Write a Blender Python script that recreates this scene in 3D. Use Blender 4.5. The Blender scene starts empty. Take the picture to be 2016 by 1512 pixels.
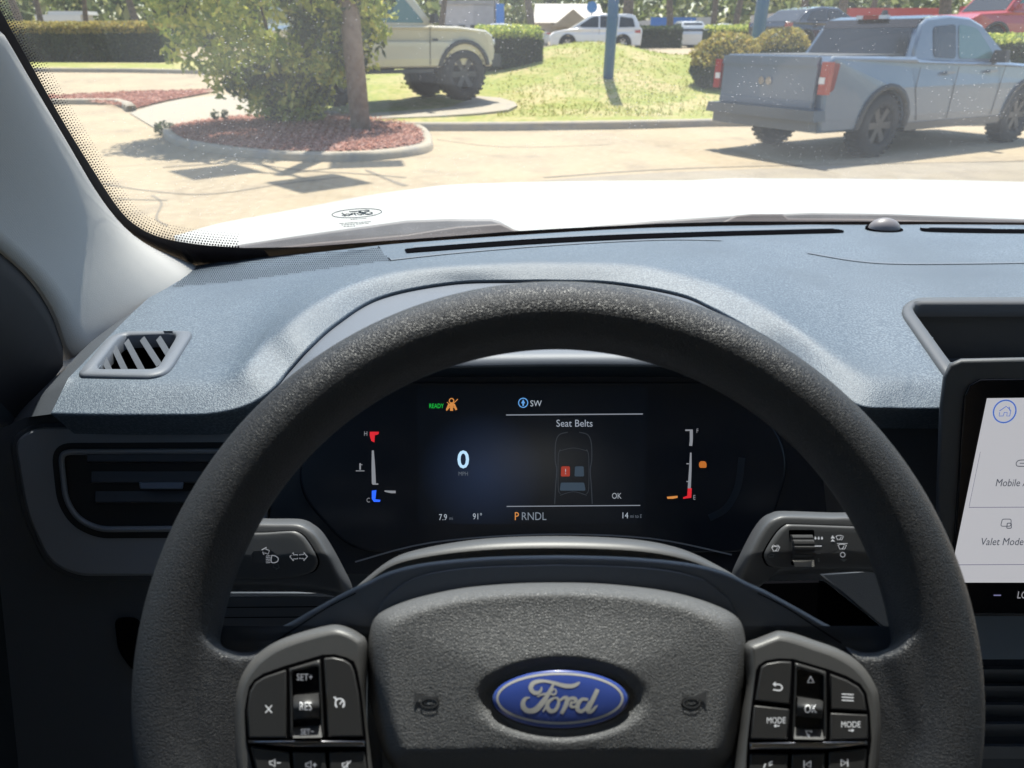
import bpy, bmesh, math, random
from mathutils import Vector, Matrix, noise
from mathutils.bvhtree import BVHTree
random.seed(7)
R = math.radians
SC = bpy.context.scene
COL = SC.collection
# ---------------------------------------------------------------- camera, sky, sun, exposure
CAMH, F0, PITCH = 1.38, 1400.0, R(25.8)
cam = bpy.data.cameras.new('camera'); cam.sensor_width = 36; cam.lens = F0/2016*36
cam.clip_start = 0.02; cam.clip_end = 2000
cam.dof.use_dof = True; cam.dof.focus_distance = 0.6; cam.dof.aperture_fstop = 13.0
co = bpy.data.objects.new('camera', cam); COL.objects.link(co)
co.location = (0, 0, CAMH); co.rotation_euler = (math.pi/2-PITCH, 0, 0)
SC.camera = co
SUN_EL, SUN_AZ = R(67), R(5)
w = bpy.data.worlds.new('World'); SC.world = w; w.use_nodes = True
nt = w.node_tree; bg = nt.nodes['Background']
sky = nt.nodes.new('ShaderNodeTexSky'); sky.sky_type = 'NISHITA'; sky.sun_disc = False
sky.sun_elevation = SUN_EL; sky.sun_rotation = SUN_AZ
nt.links.new(sky.outputs[0], bg.inputs[0]); bg.inputs[1].default_value = 0.15
sl = bpy.data.lights.new('sun', 'SUN'); sl.energy = 5.0; sl.angle = R(0.5); sl.color = (1, 0.95, 0.88)
so = bpy.data.objects.new('sun', sl); COL.objects.link(so)
SUND = Vector((math.sin(SUN_AZ)*math.cos(SUN_EL), math.cos(SUN_AZ)*math.cos(SUN_EL), math.sin(SUN_EL)))
so.rotation_euler = SUND.to_track_quat('Z', 'Y').to_euler()
SC.view_settings.view_transform = 'Standard'; SC.view_settings.look = 'None'
SC.view_settings.exposure = 0.75; SC.view_settings.gamma = 1
SC.render.engine = 'CYCLES'
SC.cycles.max_bounces = 8; SC.cycles.transparent_max_bounces = 16
SC.cycles.caustics_reflective = False; SC.cycles.caustics_refractive = False
SC.cycles.sample_clamp_indirect = 6

# ---------------------------------------------------------------- rays of the survey photo
CC = Vector((0, 0, CAMH)); FW = Vector((0, math.cos(PITCH), -math.sin(PITCH))); UP = Vector((0, math.sin(PITCH), math.cos(PITCH)))
RT = Vector((1, 0, 0))
def ray(u, v): return FW+RT*((u-1008)/F0)-UP*((v-756)/F0)
def atY(u, v, Y): r = ray(u, v); return CC+r*(Y/r.y)
def atZ(u, v, z): r = ray(u, v); return CC+r*((z-CAMH)/r.z)
def atD(u, v, d): return CC+ray(u, v)*d
def proj(p):
    q = p-CC; d = q.dot(FW); return 1008+F0*q.x/d, 756-F0*q.dot(UP)/d
class Pl:                                   # a real plane; at(u, v, h) is the point a height h above it
    def __init__(s, p0, n): s.p = Vector(p0); s.n = Vector(n).normalized()
    def at(s, u, v, h=0):
        r = ray(u, v); return CC+r*((s.p+s.n*h-CC).dot(s.n)/r.dot(s.n))
class On:                                   # the surface of a mesh already built
    def __init__(s, verts, faces):
        s.t = BVHTree.FromPolygons([tuple(a) for a in verts], faces); s.last = 1.0
    def at(s, u, v, h=0):
        r = ray(u, v).normalized(); hit, n, i, d = s.t.ray_cast(CC, r)
        if hit is None: return CC+r*s.last
        s.last = d
        if n.dot(r) > 0: n = -n
        return hit+n*h

# ---------------------------------------------------------------- mesh collector
def ss(a, b, x): t = max(0, min(1, (x-a)/(b-a))); return t*t*(3-2*t)
class MB:
    def __init__(s): s.v = []; s.f = []; s.m = []; s.sm = []
    def add(s, vs, fs, mi=0, smooth=False):
        o = len(s.v); s.v += [Vector(a) for a in vs]
        for f in fs: s.f.append([i+o for i in f]); s.m.append(mi); s.sm.append(smooth)
        return s
    def box(s, c, d, mi=0, rz=0, taper=0):
        x, y, z = d[0]/2, d[1]/2, d[2]/2
        vs = []
        for k in (-1, 1):
            t = 1-taper*(k+1)/2
            for a, b in ((-1, -1), (1, -1), (1, 1), (-1, 1)):
                px, py = a*x*t, b*y*t
                vs.append((c[0]+px*math.cos(rz)-py*math.sin(rz), c[1]+px*math.sin(rz)+py*math.cos(rz), c[2]+k*z))
        return s.add(vs, [(3, 2, 1, 0), (4, 5, 6, 7), (0, 1, 5, 4), (1, 2, 6, 5), (2, 3, 7, 6), (3, 0, 4, 7)], mi)
    def loft(s, rows, mi=0, smooth=True, closed=False):
        n = len(rows[0]); vs = [p for r in rows for p in r]; fs = []
        for i in range(len(rows)-1):
            for j in range(n if closed else n-1):
                a, b = i*n+j, i*n+(j+1) % n
                fs.append((a, b, b+n, a+n))
        return s.add(vs, fs, mi, smooth)
    def tube(s, pts, rad, n=10, mi=0, caps=True):
        pts = [Vector(p) for p in pts]; rows = []
        for i, p in enumerate(pts):
            d = (pts[min(i+1, len(pts)-1)]-pts[max(i-1, 0)]).normalized()
            a = d.cross(Vector((0, 0, 1)) if abs(d.z) < .9 else Vector((1, 0, 0))).normalized(); b = d.cross(a)
            r = rad[i] if isinstance(rad, (list, tuple)) else rad
            rows.append([p+a*(r*math.cos(2*math.pi*k/n))+b*(r*math.sin(2*math.pi*k/n)) for k in range(n)])
        s.loft(rows, mi, True, True)
        if caps:
            s.add(rows[0], [list(range(n))[::-1]], mi); s.add(rows[-1], [list(range(n))], mi)
        return s
    def poly(s, pts, mi=0): return s.add(pts, [list(range(len(pts)))], mi)
    def build(s, name, mats, parent=None, fix=True, kind=None, **kw):
        if not isinstance(mats, (list, tuple)): mats = [mats]
        me = bpy.data.meshes.new(name)
        off = Vector((0, 0, 0))
        if parent is None and kind != 'structure':
            xs = [p.x for p in s.v]; ys = [p.y for p in s.v]; zs = [p.z for p in s.v]
            off = Vector(((min(xs)+max(xs))/2, (min(ys)+max(ys))/2, min(zs)))
        me.from_pydata([tuple(p-off) for p in s.v], [], s.f)
        for m in mats: me.materials.append(m)
        me.polygons.foreach_set('material_index', s.m); me.polygons.foreach_set('use_smooth', s.sm)
        if fix:
            bm = bmesh.new(); bm.from_mesh(me); bmesh.ops.remove_doubles(bm, verts=bm.verts, dist=1e-6)
            bmesh.ops.recalc_face_normals(bm, faces=bm.faces); bm.to_mesh(me); bm.free()
        o = bpy.data.objects.new(name, me); COL.objects.link(o); o.location = off
        if parent: o.parent = parent
        if kind: o['kind'] = kind
        for k, a in kw.items(): o[k] = a
        return o
def thing(name, label, cat, loc=(0, 0, 0), rz=0, group=None):
    o = bpy.data.objects.new(name, None); COL.objects.link(o); o.location = loc; o.rotation_euler = (0, 0, rz)
    o.empty_display_size = .2; o['label'] = label; o['category'] = cat
    if group: o['group'] = group
    return o
def cr(pts, k=6, closed=False):             # Catmull-Rom through tuples
    n = len(pts); out = []
    rng = n if closed else n-1
    for i in range(rng):
        g = lambda j: pts[j % n] if closed else pts[max(0, min(n-1, j))]
        p0, p1, p2, p3 = g(i-1), g(i), g(i+1), g(i+2)
        for a in range(k):
            t = a/k
            out.append(tuple(.5*((2*q1)+(-q0+q2)*t+(2*q0-5*q1+4*q2-q3)*t*t+(-q0+3*q1-3*q2+q3)*t**3) for q0, q1, q2, q3 in zip(p0, p1, p2, p3)))
    if not closed: out.append(tuple(pts[-1]))
    return out
def resample(pts, n):                       # n points evenly along a polyline of tuples (uses first 2 coords for length)
    L = [0]
    for a, b in zip(pts, pts[1:]): L.append(L[-1]+math.hypot(a[0]-b[0], a[1]-b[1]))
    out = []; j = 0
    for i in range(n):
        t = L[-1]*i/(n-1)
        while j < len(L)-2 and L[j+1] < t: j += 1
        q = (t-L[j])/max(1e-9, L[j+1]-L[j]); out.append(tuple(a+(b-a)*q for a, b in zip(pts[j], pts[j+1])))
    return out
def inset(poly, d):                         # inward offset of a px polygon
    n = len(poly); A = sum(poly[i][0]*poly[(i+1) % n][1]-poly[(i+1) % n][0]*poly[i][1] for i in range(n))
    sg = 1 if A > 0 else -1; out = []
    for i in range(n):
        a, b, c = poly[i-1], poly[i], poly[(i+1) % n]
        e1 = Vector((b[0]-a[0], b[1]-a[1])); e2 = Vector((c[0]-b[0], c[1]-b[1]))
        if e1.length < 1e-9 or e2.length < 1e-9: out.append(b); continue
        e1.normalize(); e2.normalize()
        n1 = Vector((-e1.y, e1.x))*sg; n2 = Vector((-e2.y, e2.x))*sg; m = n1+n2
        if m.length < 1e-6: m = n1
        m.normalize(); k = d/max(.45, m.dot(n1)); out.append((b[0]+m.x*k, b[1]+m.y*k))
    return out
def rounded(poly, r, k=4):                  # round polygon corners (px)
    out = []; n = len(poly)
    for i in range(n):
        a, b, c = [Vector(poly[(i+j) % n][:2]) for j in (-1, 0, 1)]
        d1, d2 = (a-b), (c-b); q = min(r, d1.length*.48, d2.length*.48)
        p1, p2 = b+d1.normalized()*q, b+d2.normalized()*q
        for t in range(k+1):
            s = t/k; p = p1*(1-s)**2+b*2*s*(1-s)+p2*s*s; out.append((p.x, p.y))
    return out
def pillow(mb, poly, pl, h0, h1, bev=2, mi=0, cap=True, smooth=True, hb=None):
    """slab from height h0 to h1 over pl with rounded shoulder bev px wide"""
    bh = (h1-h0)*.5 if hb is None else hb
    rows = [[pl.at(u, v, h0) for u, v in poly]]
    for t in (0, .35, .7, 1):
        a = t*math.pi/2; q = inset(poly, bev*(1-math.cos(a))) if t else poly
        rows.append([pl.at(u, v, h1-bh+bh*math.sin(a)) for u, v in q])
    mb.loft(rows, mi, smooth, True)
    if cap: mb.add(rows[-1], [list(range(len(poly)))], mi, False)
    return mb
def frame_ring(mb, outer, inner, pl, h0, h1, hin, mi=0, n=80, bev=3):
    o = resample(outer+[outer[0]], n+1)[:-1]; i_ = resample(inner+[inner[0]], n+1)[:-1]
    # align starts
    k = min(range(n), key=lambda k: (i_[k][0]-o[0][0])**2+(i_[k][1]-o[0][1])**2); i_ = i_[k:]+i_[:k]
    L = lambda P, h: [pl.at(u, v, h) for u, v in P]
    ob = inset(o, bev); ib = inset(i_, -bev)
    mb.loft([L(o, h0), L(o, h1-abs(h1-h0)*.4), L(ob, h1), L(ib, h1), L(i_, h1-abs(h1-h0)*.4), L(i_, hin)], mi, True, True)
    return mb
def stroke(mb, pts, wd, pl, h, mi=0, t=0.0002, k=5, smooth=True):
    """ribbon in px coords; pts (u,v[,w])"""
    P = [(p[0], p[1], p[2] if len(p) > 2 else wd) for p in pts]
    if smooth and len(P) > 2: P = cr(P, k)
    top, bot, n = [], [], len(P)
    for i, p in enumerate(P):
        a, b = P[max(0, i-1)], P[min(n-1, i+1)]
        d = Vector((b[0]-a[0], b[1]-a[1]))
        if d.length < 1e-9: d = Vector((1, 0))
        d.normalize(); nx, ny = -d.y*p[2]/2, d.x*p[2]/2
        ex = (-d.x*p[2]*.3, -d.y*p[2]*.3) if i == 0 else (d.x*p[2]*.3, d.y*p[2]*.3) if i == n-1 else (0, 0)
        top.append((p[0]+nx+ex[0], p[1]+ny+ex[1])); bot.append((p[0]-nx+ex[0], p[1]-ny+ex[1]))
    A = [pl.at(u, v, h) for u, v in top]; B = [pl.at(u, v, h) for u, v in bot]
    mb.loft([A, B], mi, False)
    return mb
def poly_px(mb, poly, pl, h, mi=0): return mb.add([pl.at(u, v, h) for u, v in poly], [list(range(len(poly)))], mi)
def circ(u, v, ru, rv=None, n=24, a0=0, a1=360):
    rv = ru if rv is None else rv
    return [(u+ru*math.cos(R(a0+(a1-a0)*k/n)), v+rv*math.sin(R(a0+(a1-a0)*k/n))) for k in range(n if a1-a0 == 360 else n+1)]
_tc = {}
def text(mb, s, u, v, size, pl, h, mi=0, align='CENTER', shear=0, sx=1.0, slope=0, bold=0):
    """lettering whose cap height is size px, centred on (u, v)"""
    key = (s, align, shear, bold)
    if key not in _tc:
        c = bpy.data.curves.new('t', 'FONT'); c.body = s; c.align_x = align; c.shear = shear; c.resolution_u = 3; c.offset = bold
        o = bpy.data.objects.new('t', c); COL.objects.link(o)
        bpy.context.view_layer.update()
        me = bpy.data.meshes.new_from_object(o.evaluated_get(bpy.context.evaluated_depsgraph_get()))
        _tc[key] = ([tuple(a.co) for a in me.vertices], [list(p.vertices) for p in me.polygons])
        bpy.data.objects.remove(o); bpy.data.curves.remove(c); bpy.data.meshes.remove(me)
    vs, fs = _tc[key]; k = size/0.70
    mb.add([pl.at(u+x*k*sx, v+size/2-y*k+slope*x*k, h) for x, y, z in vs], fs, mi)
    return mb

# ---------------------------------------------------------------- materials
def nodes(m): return m.node_tree.nodes, m.node_tree.links
def mat(name, col, rough=.5, metal=0, bump=None, var=None, emit=None, spec=.5, coat=0, leafy=None, sheen=0):
    """bump: list of (kind, scale, strength, dist); var: (scale, colour2, contrast)"""
    m = bpy.data.materials.new(name); m.use_nodes = True; N, L = nodes(m); b = N['Principled BSDF']
    c = (*col, 1)
    b.inputs['Base Color'].default_value = c; b.inputs['Roughness'].default_value = rough; b.inputs['Metallic'].default_value = metal
    b.inputs['Specular IOR Level'].default_value = spec; b.inputs['Coat Weight'].default_value = coat
    if sheen: b.inputs['Sheen Weight'].default_value = sheen
    if emit: b.inputs['Emission Color'].default_value = (*emit[0], 1); b.inputs['Emission Strength'].default_value = emit[1]
    tc = None
    if bump or var or leafy:
        tc = N.new('ShaderNodeTexCoord')
    last = None
    if var:
        for i, (scale, c2, lo, hi) in enumerate(var if isinstance(var, list) else [var]):
            t = N.new('ShaderNodeTexNoise'); t.inputs['Scale'].default_value = scale; t.inputs['Detail'].default_value = 5
            L.new(tc.outputs['Object'], t.inputs['Vector'])
            r = N.new('ShaderNodeMapRange'); r.inputs[1].default_value = lo; r.inputs[2].default_value = hi
            L.new(t.outputs[0], r.inputs[0])
            mx = N.new('ShaderNodeMix'); mx.data_type = 'RGBA'
            L.new(r.outputs[0], mx.inputs[0])
            if last: L.new(last, mx.inputs[6])
            else: mx.inputs[6].default_value = c
            mx.inputs[7].default_value = (*c2, 1); last = mx.outputs[2]
        L.new(last, b.inputs['Base Color'])
    if leafy:
        g = N.new('ShaderNodeNewGeometry'); rp = N.new('ShaderNodeValToRGB'); e = rp.color_ramp.elements
        e[0].color = (*leafy[0], 1); e[1].color = (*leafy[-1], 1)
        for i, cc in enumerate(leafy[1:-1]): q = e.new((i+1)/(len(leafy)-1)); q.color = (*cc, 1)
        L.new(g.outputs['Random Per Island'], rp.inputs[0]); L.new(rp.outputs[0], b.inputs['Base Color'])
        tr = N.new('ShaderNodeBsdfTranslucent'); L.new(rp.outputs[0], tr.inputs[0]); ms = N.new('ShaderNodeMixShader'); ms.inputs[0].default_value = .5
        L.new(b.outputs[0], ms.inputs[1]); L.new(tr.outputs[0], ms.inputs[2]); L.new(ms.outputs[0], N['Material Output'].inputs[0])
    nrm = None
    for (kind, scale, st, dist) in (bump or []):
        if kind == 'noise':
            t = N.new('ShaderNodeTexNoise'); t.inputs['Scale'].default_value = scale; t.inputs['Detail'].default_value = 3; out = t.outputs[0]
        elif kind == 'vor':
            t = N.new('ShaderNodeTexVoronoi'); t.feature = 'DISTANCE_TO_EDGE'; t.inputs['Scale'].default_value = scale
            r = N.new('ShaderNodeMapRange'); r.inputs[1].default_value = 0; r.inputs[2].default_value = .22; L.new(t.outputs['Distance'], r.inputs[0]); out = r.outputs[0]
        elif kind == 'f1':
            t = N.new('ShaderNodeTexVoronoi'); t.feature = 'SMOOTH_F1'; t.inputs['Scale'].default_value = scale; out = t.outputs['Distance']
        elif kind == 'wave':
            t = N.new('ShaderNodeTexWave'); t.inputs['Scale'].default_value = scale; t.bands_direction = 'DIAGONAL'; out = t.outputs[1]
        vec = tc.outputs['Object']
        if kind == 'vor':                   # warp so that the grain is not a regular mosaic
            nz = N.new('ShaderNodeTexNoise'); nz.inputs['Scale'].default_value = scale*.5; L.new(vec, nz.inputs['Vector'])
            mm = N.new('ShaderNodeVectorMath'); mm.operation = 'MULTIPLY_ADD'; mm.inputs[1].default_value = (1.1/scale,)*3
            L.new(nz.outputs[1], mm.inputs[0]); L.new(vec, mm.inputs[2]); vec = mm.outputs[0]
        L.new(vec, t.inputs['Vector'])
        bp = N.new('ShaderNodeBump'); bp.inputs['Strength'].default_value = st; bp.inputs['Distance'].default_value = dist
        L.new(out, bp.inputs['Height'])
        if nrm: L.new(nrm, bp.inputs['Normal'])
        nrm = bp.outputs[0]
    if nrm: L.new(nrm, b.inputs['Normal'])
    return m
M = {}
M['dash'] = mat('dash_fabric', (.056, .082, .115), .55, bump=[('noise', 1000, .5, .0008), ('f1', 700, .3, .0006)], var=[(480, (.125, .16, .195), .46, .60), (5, (.058, .082, .11), .45, .7)], spec=.7)
M['plastic'] = mat('grained_plastic', (.07, .072, .075), .5, bump=[('noise', 1800, .35, .0006)], spec=.5)
M['visor'] = mat('visor_plastic', (.13, .145, .17), .5, bump=[('noise', 1800, .3, .0005)], spec=.5)
M['dark'] = mat('dark_plastic', (.075, .085, .10), .5, bump=[('noise', 1500, .3, .0005)])
M['door'] = mat('door_trim', (.012, .017, .02), .6, bump=[('noise', 800, .3, .0005)])
M['black'] = mat('black_recess', (.004, .004, .005), .9, spec=0)
M['fascia'] = mat('fascia_plastic', (.23, .25, .28), .5, bump=[('noise', 1500, .3, .0005)])
M['leather'] = mat('steering_leather', (.032, .034, .039), .45, bump=[('vor', 950, .45, .0005), ('noise', 160, .05, .0008)], spec=.5)
M['pad'] = mat('airbag_grain', (.115, .118, .123), .5, bump=[('vor', 900, .5, .0006), ('noise', 200, .10, .0008)], spec=.5)
M['satin'] = mat('satin_plastic', (.095, .096, .098), .42, bump=[('noise', 2200, .2, .0003)])
M['hub'] = mat('hub_plastic', (.095, .112, .14), .45, bump=[('noise', 1800, .25, .0004)])
M['button'] = mat('button_plastic', (.042, .042, .043), .38, bump=[('noise', 2500, .2, .0003)])
M['gloss'] = mat('gloss_black', (.008, .008, .01), .12)
M['white'] = mat('icon_white', (.75, .76, .78), .5, emit=((.6, .62, .66), .22))  # slight backlight glow added so icons in shade stay bright
M['chrome'] = mat('chrome_trim', (.5, .5, .53), .18, 1)
M['pillar'] = mat('pillar_fabric', (.47, .455, .43), .95, spec=.15, bump=[('wave', 380, .25, .0006), ('noise', 900, .3, .0005)])
M['frit'] = mat('glass_border', (.035, .028, .03), .6)
M['cowl'] = mat('cowl_plastic', (.13, .12, .115), .6, var=(12, (.19, .175, .17), .4, .7))
M['paint'] = mat('white_paint', (.43, .42, .385), .5, coat=.15)
M['concrete'] = mat('concrete', (.39, .30, .185), .85, var=[(.5, (.30, .23, .145), .42, .66), (9, (.43, .34, .22), .45, .75), (1.6, (.23, .18, .12), .56, .8), (90, (.26, .21, .15), .5, .8)], bump=[('noise', 60, .3, .01)])
M['kerb'] = mat('kerb_concrete', (.38, .32, .235), .85, var=(5, (.30, .27, .23), .45, .7), bump=[('noise', 40, .4, .01)])
M['lawn'] = mat('lawn_ground', (.27, .27, .05), .9, var=[(.8, (.42, .33, .15), .42, .62), (7, (.17, .21, .03), .45, .7)])
M['blade'] = mat('grass_blade', (.2, .25, .05), .7, leafy=[(.17, .24, .03), (.30, .32, .05), (.45, .38, .15), (.36, .36, .07)])
M['mulch'] = mat('mulch_ground', (.34, .15, .10), .9, var=[(14, (.13, .06, .045), .42, .6), (40, (.42, .24, .17), .55, .7)], bump=[('noise', 30, .8, .04)])
M['chip'] = mat('mulch_chip', (.3, .12, .08), .85, leafy=[(.52, .24, .17), (.27, .12, .09), (.75, .47, .38), (.42, .18, .13)])
M['leafA'] = mat('bush_leaf', (.1, .16, .04), .5, leafy=[(.15, .22, .05), (.34, .42, .09), (.56, .60, .14), (.80, .74, .2)])
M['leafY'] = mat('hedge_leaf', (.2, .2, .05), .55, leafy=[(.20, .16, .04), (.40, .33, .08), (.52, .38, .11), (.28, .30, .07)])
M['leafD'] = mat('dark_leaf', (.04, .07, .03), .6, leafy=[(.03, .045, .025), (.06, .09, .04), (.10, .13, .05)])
M['leafF'] = mat('far_leaf', (.1, .13, .05), .6, leafy=[(.11, .15, .06), (.20, .25, .09), (.32, .34, .13), (.44, .42, .19)])
M['bark'] = mat('bark', (.17, .13, .10), .9, var=(6, (.10, .08, .065), .4, .6), bump=[('noise', 30, .6, .02)])
M['pole'] = mat('pole_brown', (.27, .22, .185), .7, var=(9, (.18, .135, .11), .4, .7), bump=[('noise', 25, .5, .02)])
M['bluepost'] = mat('blue_paint', (.035, .13, .38), .4)
M['tyre'] = mat('tyre_rubber', (.022, .022, .024), .8, bump=[('noise', 60, .4, .01)])
M['rimm'] = mat('wheel_metal', (.06, .06, .065), .4, .6)
M['rims'] = mat('silver_wheel', (.45, .45, .47), .35, .8)
M['winD'] = mat('tinted_window', (.03, .035, .04), .08, spec=.6)
M['winT'] = mat('teal_window', (.10, .20, .20), .08, spec=.6)
M['red'] = mat('red_lens', (.36, .022, .02), .2, coat=1)
M['lamp'] = mat('clear_lens', (.75, .75, .75), .15)
M['trimb'] = mat('vehicle_trim', (.045, .047, .05), .6)
M['bumper'] = mat('bumper_plastic', (.10, .10, .10), .6)
M['stalk'] = mat('stalk_plastic', (.08, .082, .085), .42, bump=[('noise', 1800, .2, .0003)])
M['plate'] = mat('door_gap', (.03, .03, .035), .6)
M['sidew'] = mat('pillar_seal', (.01, .01, .012), .7)
def glassmat(name, base, dust_glare, tint):
    m = bpy.data.materials.new(name); m.use_nodes = True; N, L = nodes(m)
    for n in list(N):
        if n.type == 'BSDF_PRINCIPLED': N.remove(n)
    out = N['Material Output']; tc = N.new('ShaderNodeTexCoord')
    tr = N.new('ShaderNodeBsdfTransparent'); tr.inputs[0].default_value = (*tint, 1)
    gl = N.new('ShaderNodeBsdfGlossy'); gl.inputs['Roughness'].default_value = .02
    lw = N.new('ShaderNodeLayerWeight'); lw.inputs[0].default_value = .5
    pw = N.new('ShaderNodeMath'); pw.operation = 'POWER'; pw.inputs[1].default_value = 5; L.new(lw.outputs['Facing'], pw.inputs[0])
    ma = N.new('ShaderNodeMath'); ma.operation = 'MULTIPLY_ADD'; ma.inputs[1].default_value = .6; ma.inputs[2].default_value = .05; L.new(pw.outputs[0], ma.inputs[0])
    m1 = N.new('ShaderNodeMixShader'); L.new(ma.outputs[0], m1.inputs[0]); L.new(tr.outputs[0], m1.inputs[1]); L.new(gl.outputs[0], m1.inputs[2])
    res = m1
    if dust_glare:
        df = N.new('ShaderNodeBsdfTranslucent'); df.inputs[0].default_value = (.9, .9, .88, 1)
        dd = N.new('ShaderNodeBsdfDiffuse'); dd.inputs[0].default_value = (.9, .9, .88, 1)
        mm = N.new('ShaderNodeMixShader'); mm.inputs[0].default_value = .5; L.new(df.outputs[0], mm.inputs[1]); L.new(dd.outputs[0], mm.inputs[2])
        vo = N.new('ShaderNodeTexVoronoi'); vo.inputs['Scale'].default_value = 170; L.new(tc.outputs['Object'], vo.inputs['Vector'])
        ns = N.new('ShaderNodeTexNoise'); ns.inputs['Scale'].default_value = 5; L.new(tc.outputs['Object'], ns.inputs['Vector'])
        th = N.new('ShaderNodeMapRange'); th.inputs[1].default_value = .35; th.inputs[2].default_value = .75; th.inputs[3].default_value = .04; th.inputs[4].default_value = .17
        L.new(ns.outputs[0], th.inputs[0])
        lt = N.new('ShaderNodeMath'); lt.operation = 'LESS_THAN'; L.new(vo.outputs['Distance'], lt.inputs[0]); L.new(th.outputs[0], lt.inputs[1])
        m2 = N.new('ShaderNodeMapRange'); m2.inputs[1].default_value = .3; m2.inputs[2].default_value = .8; m2.inputs[3].default_value = dust_glare*.5; m2.inputs[4].default_value = dust_glare*1.8  # pale film under the dust specks imitates veiling glare
        L.new(ns.outputs[0], m2.inputs[0])
        ad = N.new('ShaderNodeMath'); ad.operation = 'MULTIPLY_ADD'; ad.inputs[1].default_value = .28; L.new(lt.outputs[0], ad.inputs[0]); L.new(m2.outputs[0], ad.inputs[2])
        m3 = N.new('ShaderNodeMixShader'); L.new(ad.outputs[0], m3.inputs[0]); L.new(res.outputs[0], m3.inputs[1]); L.new(mm.outputs[0], m3.inputs[2]); res = m3
    L.new(res.outputs[0], out.inputs[0]); return m
M['wind'] = glassmat('windshield_glass', 0, .05, (.93, .97, .95))
M['side'] = glassmat('side_glass', 0, 0, (.7, .73, .72))
M['liner'] = mat('headliner', (.55, .55, .53), .9)
def emis(name, col, st=1.0, base=(.01, .01, .012)): return mat(name, base, .35, emit=(col, st))
# ================================================================ OWN TRUCK (seen from its driver's seat)
own = thing('pickup_truck', 'own white truck seen from its driver seat with grey dashboard, wheel and long bonnet', 'truck')
def atX(u, v, X): d = X*F0/(u-1008); return CC+ray(u, v)*d
def Yb(X): return 1.27-.12*((X-.38)/.75)**2
def glass_pt(X, Y): return Vector((X, Y, 1.05+.7*(Yb(X)-Y)))
# ---- windshield
g = MB(); rows = []
for j in range(13):
    t = j/12; rows.append([glass_pt(-.62+2.1*i/40*1.0, Yb(-.62+2.1*i/40)*(1-t)+(.30)*t+.0) for i in range(41)])
g.loft(rows, 0, True); GL = On(g.v, g.f)
wind = g.build('windshield', M['wind'], own)
def gp(u, v, k=.985):
    p = GL.at(u, v); return CC+(p-CC)*k
# ---- glass border (frit) with its dots
fr = MB()
edge_in = cr([(-120, -215), (0, 17), (60, 125), (125, 240), (190, 345), (235, 412), (270, 445), (320, 468), (400, 482), (520, 492)], 6)
edge_out = cr([(-160, -190), (-20, 45), (45, 152), (110, 265), (175, 370), (222, 440), (262, 480), (320, 515), (400, 535), (560, 540)], 6)
ei, eo = resample(edge_in, 70), resample(edge_out, 70)
fr.loft([[gp(u, v, .996) for u, v in ei], [gp(u, v, .996) for u, v in eo]], 0, False)
bot_t = [(380, 481), (480, 488), (600, 486), (760, 474), (900, 464), (1000, 456), (1100, 450), (1300, 440), (1450, 436), (1600, 436), (1800, 436), (2016, 438), (2300, 446)]
bot_b = [(380, 540), (480, 535), (600, 525), (760, 505), (900, 490), (1000, 482), (1100, 475), (1300, 465), (1450, 460), (1600, 458), (1800, 458), (2016, 460), (2300, 468)]
fr.loft([[gp(u, v, .994) for u, v in bot_t], [gp(u, v, .994) for u, v in bot_b]], 1, False)
fr.loft([[glass_pt(-.62+2.1*i/20, .37)-Vector((0, .002, .004)) for i in range(21)], [glass_pt(-.62+2.1*i/20, .30)-Vector((0, .002, .004)) for i in range(21)]], 0, False)
for row in range(6):
    sc = [2.1, 1.85, 1.6, 1.35, 1.1, .85][row]; off = 2.5+row*5
    e2 = inset(edge_in+[(900, 400), (900, -300)], off)[:len(edge_in)]
    if e2[20][0] < edge_in[20][0]: e2 = inset(edge_in+[(900, 400), (900, -300)], -off)[:len(edge_in)]
    L = sum(math.hypot(a[0]-b[0], a[1]-b[1]) for a, b in zip(e2, e2[1:])); n = int(L/5.6)
    pts = resample(e2, n)
    for i, (u, v) in enumerate(pts):
        if i+1 < n and row % 2: u = (u+pts[i+1][0])/2; v = (v+pts[i+1][1])/2
        if v < -60 or u < -40 or u > 470: continue
        fr.add([gp(a, b, .996) for a, b in circ(u, v, sc, sc, 6)], [range(6)], 0)
frit = fr.build('windshield_border', [M['frit'], mat('glass_border_reflection', (.10, .082, .08), .5)], wind)  # brown of the bottom band is a reflection painted into the frit
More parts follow.
